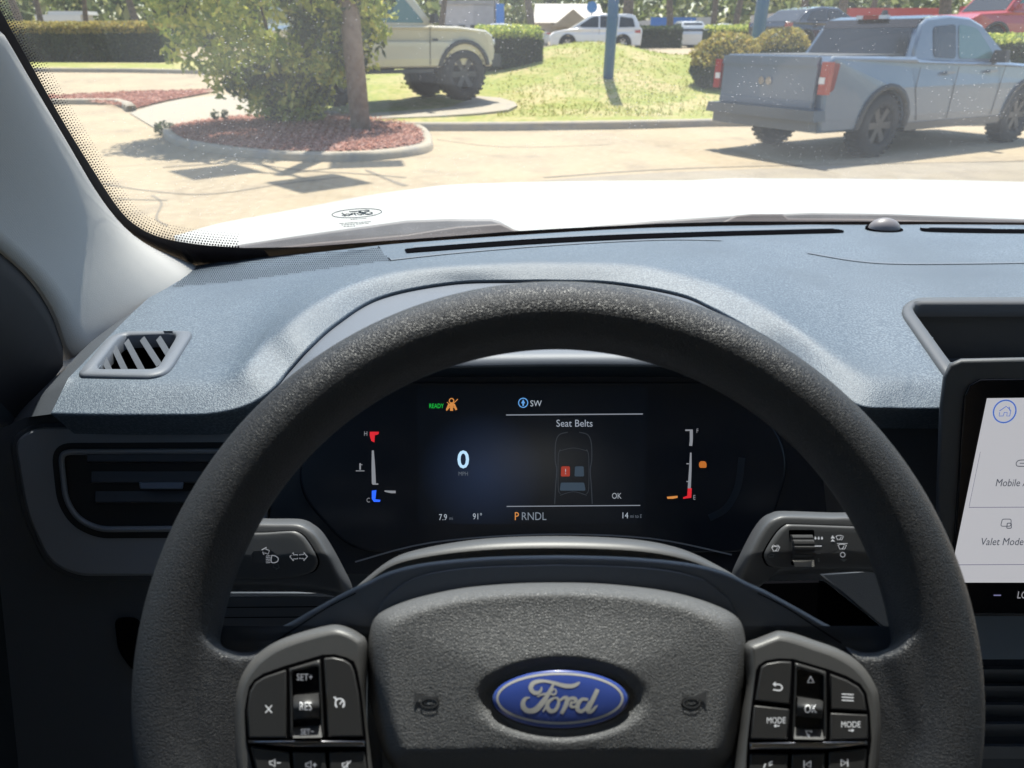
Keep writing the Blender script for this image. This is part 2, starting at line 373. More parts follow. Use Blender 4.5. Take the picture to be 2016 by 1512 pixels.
# ---- etched mark on the glass, reading from outside
mk = MB()
def mirror_xy(x, y): return 702-x, 416+y+x*.063
ring = [mirror_xy(x-702, y-416) for x, y in circ(702, 416, 49, 8.5, 40)]
stroke(mk, ring+[ring[0]], 1.5, GL, .003, smooth=False)
FORD = [
 [(755, 410, 18), (747, 450, 32), (705, 482, 48), (650, 470, 52), (618, 420, 58), (645, 360, 58), (720, 332, 46), (820, 332, 34), (930, 358, 44), (1040, 388, 54), (1140, 393, 52), (1205, 372, 44), (1238, 348, 20)],
 [(905, 375, 30), (868, 445, 44), (820, 530, 58), (755, 620, 70), (685, 690, 72), (600, 712, 64), (532, 675, 66), (518, 610, 58), (548, 555, 42), (598, 540, 16)],
 [(705, 528, 16), (760, 502, 26), (850, 487, 26), (915, 502, 26), (942, 470, 22), (930, 436, 20), (902, 434, 18), (893, 462, 14)],
 [(775, 715, 22), (815, 660, 34), (832, 640, 46)],
 [(905, 548, 28), (845, 595, 46), (828, 655, 54), (868, 712, 54), (930, 700, 46), (966, 640, 42), (974, 580, 34), (950, 545, 28), (900, 548, 22)],
 [(968, 585, 26), (1000, 570, 30), (1040, 542, 38), (1080, 548, 48), (1072, 620, 58), (1015, 735, 44)],
 [(1062, 625, 30), (1110, 562, 38), (1160, 548, 46), (1196, 570, 44), (1172, 602, 30), (1135, 598, 24)],
 [(1135, 600, 30), (1130, 645, 42), (1165, 660, 30), (1215, 632, 24), (1235, 610, 20)],
 [(1340, 565, 34), (1275, 562, 42), (1222, 622, 54), (1216, 690, 54), (1262, 716, 46), (1320, 680, 42), (1372, 600, 40)],
 [(1466, 450, 54), (1410, 570, 58), (1362, 670, 54), (1355, 718, 52), (1402, 712, 40), (1440, 668, 30), (1470, 640, 14)]]
for s in FORD:
    stroke(mk, [(*mirror_xy((x-1000)*.063, (y-550)*.022), max(1.5, w_*.042)) for x, y, w_ in s], 1, GL, .003)
for k, (u0, u1, v) in enumerate([(690, 722, 427.5), (668, 728, 434.5), (672, 724, 437.5), (676, 700, 441)]):
    x = u0
    while x < u1:
        q = random.uniform(2, 5); stroke(mk, [(x, v-(x-700)*.06), (x+q, v-(x+q-700)*.06)], 1.4, GL, .003, smooth=False); x += q+random.uniform(1.2, 3)
mk.build('glass_mark', mat('etched_mark', (.26, .275, .27), .6), wind)

# ---- dashboard top, one pressed sheet
zC = [1.105, 1.105, 1.105, 1.107, 1.112, 1.122, 1.133, 1.148, 1.157, 1.163, 1.166, 1.166, 1.165, 1.163, 1.158, 1.148, 1.138, 1.125, 1.114, 1.106, 1.105, 1.105, 1.105]
rC = [(134, 745), (240, 753), (344, 755), (413, 752), (447, 743), (478, 720), (516, 673), (560, 637), (618, 597), (699, 557), (811, 529), (1022, 516), (1100, 516), (1236, 519), (1327, 535), (1418, 562), (1509, 607), (1580, 655), (1646, 704), (1714, 743), (1783, 748), (1845, 745), (2300, 745)]
rE = [(100, 815), (215, 817), (330, 817), (413, 815), (482, 800), (533, 769), (568, 728), (606, 686), (665, 634), (750, 584), (890, 556), (1030, 552), (1100, 552), (1210, 556), (1336, 578), (1405, 607), (1474, 645), (1542, 686), (1620, 750), (1690, 798), (1760, 804), (1845, 805), (2300, 805)]
zC = [1.118+(a-1.105)*.6 for a in zC]; zE = [a-.014 for a in zC]
far = [(378, 524), (420, 517), (470, 512), (520, 506), (560, 502), (600, 498), (650, 493), (690, 489), (735, 484), (790, 479), (860, 474), (960, 467), (1050, 461), (1160, 454), (1260, 449), (1350, 446), (1430, 444), (1500, 443), (1580, 442), (1660, 442), (1780, 442), (1900, 442), (2330, 446)]
NC = 300
def dense(px, z):
    q = cr([(u, v, zz) for (u, v), zz in zip(px, z)], 14)
    n = len(q); out = []
    for i in range(NC): t = (n-1)*i/(NC-1); a = int(t); b = min(a+1, n-1); out.append(tuple(x+(y-x)*(t-a) for x, y in zip(q[a], q[b])))
    return out
Cd, Ed = dense(rC, zC), dense(rE, zE); Fd = dense(far, [0]*len(far))
PF = [gp(u, v, .985) for u, v, _ in Fd]; PC = [atZ(u, v, z) for u, v, z in Cd]; PE = [atZ(u, v, z) for u, v, z in Ed]
rows = []
NR = 74
for j in range(NR):
    t = j/(NR-1); row = []
    for i, (a, c) in enumerate(zip(PF, PC)):
        p = a.lerp(c, t); p.z += .010*math.sin(math.pi*t)*(1-.4*t)
        row.append(p)
    rows.append(row)
for t in (.03, .12, .35, .7, .93): rows.append([c.lerp(e, t) for c, e in zip(PC, PE)])
rows.append(PE)
rows.append([p+Vector((0, .003, -.004)) for p in PE])
rows.append([p+Vector((0, .02, -.03)) for p in PE])
CUB = rounded([(1788, 603), (2300, 603), (2300, 760), (1905, 760), (1868, 715)], 22)       # cubby opening
VEN = rounded([(188, 731), (240, 664), (352, 660), (310, 731)], 14)                        # demister opening
def inside(p, poly):
    x, y = p; c = False; n = len(poly)
    for i in range(n):
        x1, y1 = poly[i][:2]; x2, y2 = poly[(i+1) % n][:2]
        if (y1 > y) != (y2 > y) and x < (x2-x1)*(y-y1)/(y2-y1)+x1: c = not c
    return c
for it in range(14):
    new = [r[:] for r in rows]
    for j in range(NR-7, NR+4):
        for i in range(1, NC-1): new[j][i] = rows[j][i]*.4+(rows[j-1][i]+rows[j+1][i])*.15+(rows[j][i-1]+rows[j][i+1])*.15
    rows = new
full = MB(); full.loft(rows, 0, True); DS = On(full.v, full.f)
d = MB(); d.v = full.v
for f, mi, sm in zip(full.f, full.m, full.sm):
    c = sum((full.v[i] for i in f), Vector())/4; q = proj(c)
    if (inside(q, inset(CUB, -2)) or inside(q, inset(VEN, -2))) and c.z > 1.03: continue
    d.f.append(f); d.m.append(mi); d.sm.append(sm)
dash = d.build('dashboard', M['dash'], own, fix=False)
# left end of the dashboard, turned to the door
e = MB()
sA = [(385, 524), (318, 566), (250, 605), (215, 648), (134, 745), (100, 815)]; zA = [1.062, 1.078, 1.088, 1.094, 1.105, 1.081]
sB = [(380, 528), (300, 580), (240, 607), (132, 682), (50, 782), (-10, 850)]; zB = [1.05, 1.06, 1.072, 1.075, 1.07, 1.045]
lc = [r[0] for r in rows[:-2]]; A3 = [lc[min(len(lc)-1, k*3)]+Vector((.002, 0, -.002)) for k in range(len(lc)//3+1)]
bq = resample(cr([(u, v, z-(.022 if v > 600 else .005)) for (u, v), z in zip(sB, zB)], 8), len(A3)); B3 = [atZ(*p) for p in bq]
e.loft([A3, [x.lerp(y, .35)+Vector((0, 0, .004)) for x, y in zip(A3, B3)], B3, [y+Vector((-.02, 0, -.06)) for y in B3]], 0, True)
e.build('dashboard_end', M['dark'], dash)  # darker plastic and dropped edge stand in for shade on this end
# seams and slots lying on the dash
s = MB(); stroke(s, [(745, 487), (769, 514)], 2.0, DS, .0012, smooth=False); s.build('dash_seam', M['black'], dash)
s = MB(); stroke(s, [(770, 513), (900, 499), (1100, 483), (1300, 473), (1420, 474)], 1.6, DS, .0012); stroke(s, [(1590, 499), (1680, 514), (1760, 520), (1900, 520), (2100, 517)], 1.8, DS, .0012)
s.build('moulded_ridge', M['visor'], dash)
for pts in ([(806, 496, 5), (815, 494, 8), (1000, 480, 9), (1200, 469, 9), (1400, 462, 8), (1560, 458, 7), (1640, 456, 7), (1660, 457, 3)], [(1812, 451, 3), (1830, 454, 6), (1950, 456, 7), (2150, 457, 7)]):
    s = MB(); stroke(s, pts, 6, DS, .0015, 0); stroke(s, [(p[0], p[1]-5, 3.5) for p in pts[1:-1]], 3, DS, .003, 1)
    s.build('defroster_slot', [M['black'], M['visor']], dash)
# speaker grille
s = MB(); gpoly = [(394, 523), (560, 505), (748, 488), (767, 513), (640, 530), (560, 542), (450, 556), (338, 566)]
for j in range(22):
    for i in range(110):
        u = 330+i*4.2+(j % 2)*2.1; v = 486+j*3.9-(u-330)*.0
        if inside((u, v), gpoly):
            s.add([DS.at(a, b, .0008) for a, b in circ(u, v, 1.25, .95, 5)], [range(5)], 0)
s.build('speaker_grille', M['black'], dash)
# sun sensor dome
s = MB(); c0 = DS.at(1740, 452, 0); rr = []
for k in range(7):
    a = k/6*math.pi/2; rr.append([c0+Vector((.0245*math.cos(a)*math.cos(t*math.pi/12), .018*math.cos(a)*math.sin(t*math.pi/12), .0005+.018*math.sin(a))) for t in range(24)])
s.loft(rr, 0, True, True); s.tube([c0-Vector((0, 0, .001)), c0+Vector((0, 0, .0025))], .027, 24, 1)
s.build('sun_sensor', [mat('sensor_grey', (.22, .20, .20), .4), M['black']], dash)
# demister vent
vo = rounded([(150, 744), (214, 666), (250, 655), (384, 655), (334, 736), (300, 747)], 16, 5)
s = MB(); frame_ring(s, vo, VEN, DS, -.001, .0035, -.012, 0, 90, 3)
vent = s.build('demister_vent', M['visor'], dash)
s = MB(); vb = inset(VEN, -3); s.loft([[DS.at(u, v, -.002) for u, v in vb], [DS.at(u, v, -.002)+Vector((0, .01, -.035)) for u, v in vb]], 0, False, True)
s.poly([DS.at(u, v, -.002)+Vector((0, .01, -.035)) for u, v in vb])
s.build('vent_well', M['black'], dash)
for (u0, v0, u1, v1) in [(200, 700, 216, 732), (222, 683, 247, 732), (246, 670, 281, 732), (277, 665, 312, 716), (309, 664, 330, 695)]:
    s = MB(); A = [DS.at(u0-3, v0, -.003), DS.at(u1-5, v1, -.003)]; B = [DS.at(u0+7, v0-3, .0005), DS.at(u1+7, v1, .0005)]; D_ = [DS.at(u0+10, v0, -.012), DS.at(u1+10, v1, -.012)]
    s.loft([A, B, D_], 0, False); s.build('vent_slat', M['visor'], dash)
# storage cubby on top of the dash
co_ = rounded([(1768, 612), (1800, 589), (2300, 587), (2300, 790), (1905, 790), (1862, 748)], 20, 5)
s = MB(); frame_ring(s, co_, CUB, DS, -.001, .004, -.012, 0, 120, 4); s.build('cubby_rim', M['satin'], dash)
s = MB(); cb = inset(CUB, -3); up_ = [DS.at(u, v, -.003) for u, v in cb]; dn = [p+Vector((0, .0, -.06)) for p in up_]
s.loft([up_, dn], 0, False, True); s.poly(dn); s.build('storage_cubby', M['plastic'], dash)

# ---- fascia below the top
FA = Pl((0, .57, 1.1), (0, -.95, .31))
f_ = MB(); 
fp = [(-60, 840), (5, 842), (60, 818), (100, 814), (420, 814), (500, 800), (540, 770), (600, 730), (800, 712), (1100, 708), (1400, 712), (1560, 740), (1640, 796), (1700, 803), (2300, 803), (2300, 1750), (-60, 1750)]
poly_px(f_, fp, FA, 0); fas = f_.build('lower_dashboard', M['dark'], own)
s = MB(); oo = rounded([(28, 868), (70, 841), (560, 838), (560, 1132), (150, 1134), (95, 1105), (52, 1010)], 34, 6)
pillow(s, inset(oo, -10), FA, 0, .003, 4, 1, hb=.003); pillow(s, oo, FA, .002, .014, 5, 0)
vh = s.build('side_air_vent', [M['fascia'], M['dark']], own)
s = MB(); i1 = rounded([(99, 872), (540, 870), (540, 1058), (190, 1060), (140, 1035), (112, 990)], 44, 8)
poly_px(s, i1, FA, .0143, 0); i2 = inset(i1, 12)
s.loft([[FA.at(u, v, h) for u, v in inset(i2, k)] for k, h in ((0, .0143), (1, .0185), (4, .020), (8, .0195), (12, .0146))], 1, True, True)
s.build('vent_bezel', [mat('vent_inner', (.012, .013, .015), .7), M['fascia']], vh)
slm = mat('slat_black', (.035, .038, .044), .45)
for v in (909, 950, 989):
    s = MB(); s.loft([[FA.at(170+(v-909)*.2, v+2.5, .0147), FA.at(540, v+2.5, .0147)], [FA.at(172+(v-909)*.2, v, .019), FA.at(540, v, .019)], [FA.at(172+(v-909)*.2, v-2, .019), FA.at(540, v-2, .019)], [FA.at(172+(v-909)*.2, v-22, .0147), FA.at(540, v-22, .0147)]], 0, False)
    s.build('vent_slat', slm, vh)
s = MB(); pillow(s, rounded([(273, 949), (362, 949), (360, 963), (276, 963)], 3, 2), FA, .019, .026, 2); s.build('vent_tab', mat('tab_plastic', (.15, .19, .26), .4), vh)
s = MB(); pillow(s, rounded([(225, 1215), (275, 1215), (300, 1330), (262, 1322), (232, 1280)], 18, 4), FA, 0, .008, 4); s.build('bonnet_lever', M['black'], fas)
s = MB(); 
for v in (1196, 1216): stroke(s, [(430, v), (690, v-2)], 2, FA, .002, smooth=False)
s.build('panel_gap', M['black'], fas)
s = MB(); poly_px(s, [(1700, 1213), (2300, 1210), (2300, 1296), (1700, 1300)], FA, .012, 0); s.build('centre_strip', mat('strip_plastic', (.16, .21, .27), .5), fas)
for k, v in enumerate((1312, 1345, 1382, 1420, 1464)):
    s = MB(); s.loft([[FA.at(1700, v, .004), FA.at(2300, v, .004)], [FA.at(1700, v+6, .012), FA.at(2300, v+6, .012)], [FA.at(1700, v+30, .002), FA.at(2300, v+30, .002)]], 0, False)
    s.build('centre_vent_slat', M['dark'], fas)

# ---- instrument cluster: visor, housing, glass
vis_top = [(PE[i]+Vector((0, .001, -.003))) for i in range(NC)]
ia = min(range(NC), key=lambda i: abs(Ed[i][0]-505)); ib = min(range(NC), key=lambda i: abs(Ed[i][0]-1680))
top = vis_top[ia:ib+1]; n = len(top)
lip = resample(cr([(520, 800), (560, 776), (620, 742), (700, 727), (860, 721), (1095, 717), (1310, 718), (1450, 722), (1545, 738), (1625, 778), (1670, 800)], 8), n)
LIPY = .54
lp = []
for k, (u, v) in enumerate(lip):
    t = min(k, n-1-k)/(n/2); lp.append(atY(u, v, LIPY+.03*(1-min(1, t*3))))
s = MB(); s.loft([top]+[[a.lerp(b, q)+Vector((0, 0, .004*math.sin(math.pi*q))) for a, b in zip(top, lp)] for q in (.15, .4, .7, .9)]+[lp, [p+Vector((0, .002, -.003)) for p in lp], [p+Vector((0, .06, -.012)) for p in lp]], 0, True)
clus = s.build('instrument_cluster', M['visor'], own, fix=False)
CL = Pl((0, .555, 1.115), (0, -.925, .38))
s = MB(); hp = rounded([(560, 742), (1600, 742), (1640, 1130), (520, 1130)], 60, 8)
poly_px(s, hp, CL, -.001, 0)
cgl = rounded([(640, 752), (1470, 752), (1560, 900), (1500, 1088), (690, 1088), (578, 960)], 60, 8)
pillow(s, cgl, CL, -.001, .003, 6, 0)
s.build('cluster_glass', mat('cluster_gloss', (.014, .018, .026), .24, spec=.45), clus)
s = MB(); stroke(s, [(1460, 905), (1452, 960), (1430, 1000), (1400, 1018)], 14, CL, .0035); s.build('cluster_edge', mat('edge_blue', (.018, .028, .042), .35), clus)
s = MB(); stroke(s, [(700, 1106), (850, 1068), (1070, 1052), (1280, 1060), (1440, 1092)], 3, CL, .0035); s.build('cluster_lower_edge', M['fascia'], clus)
# display with its lit picture
def grad_emit(name, c1, c2, u, v, rad, st):
    m = bpy.data.materials.new(name); m.use_nodes = True; N, L = nodes(m); b_ = N['Principled BSDF']; b_.inputs['Base Color'].default_value = (.014, .018, .026, 1); b_.inputs['Roughness'].default_value = .24; b_.inputs['Specular IOR Level'].default_value = .45
    tc = N.new('ShaderNodeTexCoord'); mp = N.new('ShaderNodeMapping'); p = CL.at(u, v); mp.inputs[1].default_value = (-p.x/rad, -p.y/rad, -p.z/rad); mp.inputs[3].default_value = (1/rad,)*3
    gr = N.new('ShaderNodeTexGradient'); gr.gradient_type = 'SPHERICAL'; mx = N.new('ShaderNodeMix'); mx.data_type = 'RGBA'
    L.new(tc.outputs['Object'], mp.inputs[0]); L.new(mp.outputs[0], gr.inputs[0]); L.new(gr.outputs[0], mx.inputs[0]); mx.inputs[6].default_value = (*c1, 1); mx.inputs[7].default_value = (*c2, 1)
    L.new(mx.outputs[2], b_.inputs['Emission Color']); b_.inputs['Emission Strength'].default_value = st; return m
s = MB(); poly_px(s, rounded([(820, 762), (1275, 762), (1270, 1032), (822, 1032)], 10), CL, .0034)
disp = s.build('cluster_display', grad_emit('display_backlight', (.0004, .0008, .0015), (.005, .013, .038), 950, 930, .055, .6), clus)
E_W = emis('readout_white', (.26, .30, .35), .8); E_D = emis('readout_dim', (.10, .12, .15), .6); E_G = emis('readout_green', (.01, .45, .05), .7); E_O = emis('readout_orange', (.60, .24, .06), .6)
E_R = emis('readout_red', (.65, .02, .03), .6); E_B = emis('readout_blue', (.02, .10, .75), .9); E_C = emis('readout_cyan', (.12, .35, .75), .6); E_DR = emis('seat_red', (.30, .03, .015), .6)
H = .0040
def cpart(name, mb, m): return mb.build(name, m, clus, fix=False)
s = MB(); text(s, 'READY', 859, 799, 9, CL, H, sx=.72, bold=0); cpart('ready_readout', s, E_G)
s = MB(); stroke(s, circ(889, 789, 4.5, 4.5, 12)+[(893.5, 789)], 2, CL, H, smooth=False); stroke(s, [(880, 806, 4), (884, 797, 5), (894, 797, 5), (898, 806, 4)], 3, CL, H, smooth=False)
stroke(s, [(889, 794), (889, 807)], 6, CL, H, smooth=False); stroke(s, [(879, 808), (901, 786)], 1.6, CL, H, smooth=False); stroke(s, [(880, 792), (899, 806)], 1.4, CL, H, smooth=False); cpart('seat_belt_warning', s, E_O)
s = MB(); stroke(s, circ(1030, 793, 9, 9, 24)+[(1039, 793)], 1.8, CL, H, smooth=False); poly_px(s, [(1030, 786), (1034, 794), (1031.5, 794), (1031.5, 799), (1028.5, 799), (1028.5, 794), (1026, 794)], CL, H); cpart('compass_icon', s, E_C)
s = MB(); text(s, 'SW', 1055, 794, 12, CL, H, sx=.9); cpart('compass_readout', s, E_W)
s = MB(); stroke(s, [(997, 817), (1265, 815)], 2.2, CL, H, smooth=False); cpart('display_rule', s, emis('rule_grey', (.18, .20, .24), .7)); s = MB(); stroke(s, [(998, 997), (1260, 995)], 1.8, CL, H, smooth=False); cpart('display_rule', s, emis('rule_grey', (.18, .20, .24), .7))
s = MB(); text(s, 'Seat Belts', 1131, 833, 14, CL, H, sx=.92); cpart('message_text', s, emis('msg', (.22, .25, .30), .8))
s = MB()
for sg in (-1, 1):
    x = lambda a: 1129+sg*a
    stroke(s, [(x(12), 851), (x(28), 856), (x(35), 872), (x(36), 905), (x(33), 925), (x(35), 955), (x(37), 992)], 1.8, CL, H)
    stroke(s, [(x(26), 885), (x(30), 900), (x(30), 960), (x(26), 972)], 1.2, CL, H)
stroke(s, [(1101, 888), (1129, 882), (1157, 888)], 1.2, CL, H); stroke(s, [(1103, 975), (1129, 968), (1155, 975)], 1.2, CL, H)
cpart('truck_diagram', s, emis('diagram_dim', (.028, .036, .05), .5))
s = MB(); poly_px(s, rounded([(1105, 918), (1122, 918), (1122, 938), (1104, 938)], 3), CL, H, 0); text(s, '!', 1113.5, 928, 11, CL, H+.0003, 1, bold=0); cpart('driver_seat_alert', s, [E_DR, E_W])
s = MB(); poly_px(s, rounded([(1132, 918), (1149, 918), (1150, 938), (1131, 938)], 3), CL, H); poly_px(s, rounded([(1104, 950), (1150, 950), (1153, 966), (1102, 966)], 3), CL, H); cpart('seat_icon', s, emis('seat_dim', (.03, .05, .075), .6))
s = MB(); text(s, 'OK', 1214, 976, 11.5, CL, H, sx=.8); cpart('confirm_text', s, emis('oktext', (.2, .22, .25), .9))
s = MB(); text(s, 'P', 1017, 1016, 16, CL, H, 0, sx=.8, bold=0); text(s, 'RNDL', 1051, 1016, 15.5, CL, H, 1, sx=.86); cpart('gear_readout', s, [E_O, emis('gear_dim', (.13, .155, .19), .8)])
m0 = grad_emit('speed_glow', (.42, .47, .48), (.42, .47, .48), 912, 904, .03, .9)
s = MB(); text(s, '0', 912, 904, 34, CL, H, sx=1.0, bold=.015); cpart('speed_readout', s, emis('speed_white', (.36, .55, .72), .8))
s = MB(); text(s, 'MPH', 912, 932.5, 8, CL, H, sx=.85); cpart('speed_unit', s, E_D)
s = MB(); text(s, '7.9', 872, 1018, 12, CL, H, sx=.8); text(s, 'mi', 888, 1020, 7, CL, H, 1, sx=.8); cpart('trip_readout', s, [E_W, E_D])
s = MB(); text(s, '91°', 940, 1016.5, 12, CL, H, sx=.8); cpart('temperature_readout', s, E_W)
s = MB(); text(s, '14', 1230, 1014.5, 12, CL, H, sx=.85); text(s, 'mi to E', 1252, 1016, 7, CL, H, 1, sx=.8); cpart('range_readout', s, [E_W, E_D])
s = MB(); text(s, 'H', 720, 853.5, 9, CL, H, 2, sx=.8); text(s, 'C', 725, 984.5, 9, CL, H, 2, sx=.8)
poly_px(s, [(728, 850), (746, 850), (745, 855), (738, 857), (737, 871), (731, 868), (728, 858)], CL, H, 0)
stroke(s, [(734, 888, 4), (735, 920, 7), (736, 950, 8)], 5, CL, H, 2); stroke(s, [(734, 953), (744, 953)], 2.5, CL, H, 2, smooth=False)
poly_px(s, [(732, 966), (741, 965), (739, 983), (749, 984), (748, 988), (736, 988), (732, 982)], CL, H, 1); poly_px(s, [(757, 965.5), (779, 966), (779, 971), (770, 971), (757, 968)], CL, H, 2)
stroke(s, [(709, 913), (709, 924)], 3, CL, H, 2, smooth=False); stroke(s, [(701, 927), (717, 927)], 1.6, CL, H, 2, smooth=False); stroke(s, [(710, 915), (713, 915)], 1.4, CL, H, 2, smooth=False)
cpart('coolant_gauge', s, [E_R, E_B, emis('gauge_grey', (.17, .18, .20), .8)])
s = MB(); text(s, 'F', 1373, 848, 8.5, CL, H, 2, sx=.8); text(s, 'E', 1367, 979, 9, CL, H, 2, sx=.8)
stroke(s, [(1350, 847), (1363, 847)], 3, CL, H, 2, smooth=False); stroke(s, [(1361, 850), (1361, 866, 6), (1360, 876)], 6, CL, H, 2); stroke(s, [(1360, 892, 3), (1359, 925, 5), (1357, 960, 6)], 4, CL, H, 2)
for v in (913, 948): stroke(s, [(1352, v), (1356, v)], 2, CL, H, 2, smooth=False)
poly_px(s, [(1354, 961), (1362, 961), (1361, 980), (1345, 982), (1345, 979), (1353, 976)], CL, H, 0); poly_px(s, [(1313, 978), (1334, 976), (1334, 980), (1325, 982), (1314, 982)], CL, H, 1)
cpart('fuel_gauge', s, [E_R, E_O, emis('gauge_grey2', (.17, .18, .20), .8)])
s = MB(); pillow(s, rounded([(1379, 908), (1388, 908), (1391, 912), (1391, 921), (1377, 921), (1376, 912)], 3), CL, H-.0002, H, .5); cpart('fuel_warning', s, emis('dim_orange', (.40, .12, .02), .7))

# ---- steering column cover
s = MB()
near = cr([(690, 1175), (760, 1120), (830, 1098), (950, 1083), (1095, 1079), (1245, 1084), (1345, 1100), (1420, 1130), (1500, 1180)], 6); farr = cr([(700, 1170), (770, 1112), (830, 1086), (950, 1063), (1095, 1056), (1240, 1063), (1330, 1083), (1405, 1120), (1490, 1170)], 6)
r0 = [atD(u, v+60, .375) for u, v in near]; r1 = [atD(u, v, .365) for u, v in near]; r2 = [atD(u, v, .43) for u, v in farr]; r3 = [p+Vector((0, .01, -.10)) for p in r2]
s.loft([r0, r1, [a.lerp(b, .5)+Vector((0, 0, .004)) for a, b in zip(r1, r2)], r2, r3], 0, True)
s.build('column_cover', M['stalk'], own)
# ================================================================ steering wheel
WE = R(34); WP = Pl(CC+ray(1096, 1382)*.315, (0, -math.cos(WE), math.sin(WE))); PX = .32/F0
Wc = (1096, 1382)
s = MB(); rows = []
NT = 180
for i in range(NT):
    th = 2*math.pi*i/NT; side = abs(math.cos(th)); rr = .0162+.0008*side
    cu, cv = math.cos(th), -math.sin(th)
    o_ = WP.at(Wc[0]+827*cu, Wc[1]+827*cv); dep = (o_-CC).dot(FW); rp = 827-rr*F0/dep
    P = WP.at(Wc[0]+rp*cu, Wc[1]+rp*cv); P1 = WP.at(Wc[0]+(rp+5)*cu, Wc[1]+(rp+5)*cv); er = (P1-P).normalized()
    rows.append([P+er*(rr*math.cos(2*math.pi*k/28))+WP.n*(.0185*math.sin(2*math.pi*k/28)) for k in range(28)])
rows.append(rows[0]); s.loft(rows, 0, True, True)
slab = [(372, 1195), (395, 1240), (430, 1272), (470, 1285), (500, 1284), (534, 1268), (520, 1300), (500, 1340), (500, 1480), (520, 1640), (540, 1790), (420, 1760), (330, 1600), (310, 1400), (330, 1250), (345, 1200)]
for mir in (0, 1):
    pp = [(2192-u if mir else u, v) for u, v in slab]
    bb = inset(pp, 10)
    L = lambda P, h: [WP.at(u, v, h if h < .004 else h-.009*(1-ss(600, 700, abs(u-1096)))) for u, v in P]
    rws = [L(bb, -.016), L(pp, -.010), L(pp, .004), L(bb, .012)]
    q = MB(); q.loft(rws, 0, True, True); q.add(rws[-1], [list(range(len(pp)))]); q.add(rws[0], [list(range(len(pp)))[::-1]])
    s.add(q.v, q.f, 0, True)
wheel = s.build('steering_wheel', M['leather'], own)
md = wheel.modifiers.new('r', 'REMESH'); md.mode = 'VOXEL'; md.voxel_size = .0016; md.use_smooth_shade = True
m2 = wheel.modifiers.new('s', 'SMOOTH'); m2.factor = .6; m2.iterations = 9
dg = bpy.context.evaluated_depsgraph_get(); me = bpy.data.meshes.new_from_object(wheel.evaluated_get(dg)); wheel.modifiers.clear(); wheel.data = me
if not me.materials: me.materials.append(M['leather'])
me.polygons.foreach_set('use_smooth', [True]*len(me.polygons))
# hub frame
A = [(395, 1222), (418, 1242), (450, 1252), (483, 1252), (525, 1245), (566, 1228), (621, 1197), (680, 1165), (721, 1146), (769, 1124), (843, 1107), (965, 1096), (1096, 1093)]
hf = cr(A, 4); hf = hf+[(2192-u, v) for u, v in hf[::-1][1:]]+[(1780, 1700), (410, 1700)]
s = MB(); pillow(s, hf, WP, -.030, -.010, 9, 0, hb=.006); hub = s.build('wheel_hub', M['hub'], wheel)
B = [(760, 1640), (742, 1400), (738, 1250), (749, 1192), (769, 1168), (822, 1135), (924, 1117), (1096, 1111)]
bf = cr(B, 5); bf = bf+[(2192-u, v) for u, v in bf[::-1][1:]]
s = MB(); pillow(s, bf, WP, -.0105, -.0085, 3, 0, hb=.0015); s.build('hub_inner_frame', M['hub'], wheel)
for mir in (0, 1):
    s = MB(); stroke(s, [(2192-u if mir else u, v) for u, v in [(536, 1266), (580, 1238), (645, 1196), (700, 1168)]], 2.2, WP, -.0096); s.build('hub_groove', M['black'], wheel)
# airbag cover
def dome(mb, poly, c, rings, hf_, pl, mi=0):
    rows = []
    for sc in rings: rows.append([pl.at(c[0]+(u-c[0])*sc, c[1]+(v-c[1])*sc, hf_(sc, c[0]+(u-c[0])*sc, c[1]+(v-c[1])*sc)) for u, v in poly])
    mb.loft(rows, mi, True, True); k = len(mb.v); mb.add([pl.at(c[0], c[1], hf_(0, *c))]+rows[-1], [(0, i+1, (i+1) % len(poly)+1) for i in range(len(poly))], mi, True)
pad = [(757, 1490), (741, 1436), (727, 1355), (724, 1290), (727, 1243), (736, 1216), (758, 1199), (802, 1181), (860, 1166), (924, 1155), (1010, 1148), (1096, 1146), (1182, 1148), (1268, 1156), (1330, 1166), (1385, 1181), (1434, 1201), (1458, 1220), (1467, 1246), (1470, 1290), (1467, 1355), (1455, 1436), (1440, 1500), (1405, 1580), (1320, 1650), (1096, 1670), (870, 1650), (790, 1580)]
pad = resample(cr(pad, 8, True)+[pad[0]], 241)[:-1]
def padh(sc, u, v):
    q = math.sqrt(((u-1104)/150)**2+((v-1376)/74)**2)
    edge = 1-sc
    h = -.012+.026*math.sqrt(min(1, edge/.13)*(2-min(1, edge/.13)))+.006*ss(.1, .9, edge)
    h -= .0036*(1-ss(.93, 1.15, q))
    h -= .00042*max(0, v-1482)**1.0*(1 if v < 1520 else 1520/v)
    return h
s = MB(); dome(s, pad, (1096, 1376), [1, .998, .993, .985, .975, .96, .945, .93, .91, .89, .87, .84, .8, .76, .72, .68, .64, .6, .56, .52, .48, .44, .41, .385, .36, .34, .32, .30, .28, .26, .24, .22, .2, .18, .16, .14, .12, .1, .07, .04], padh, WP)
PADS = On(s.v, s.f); s.build('airbag_cover', M['pad'], wheel)
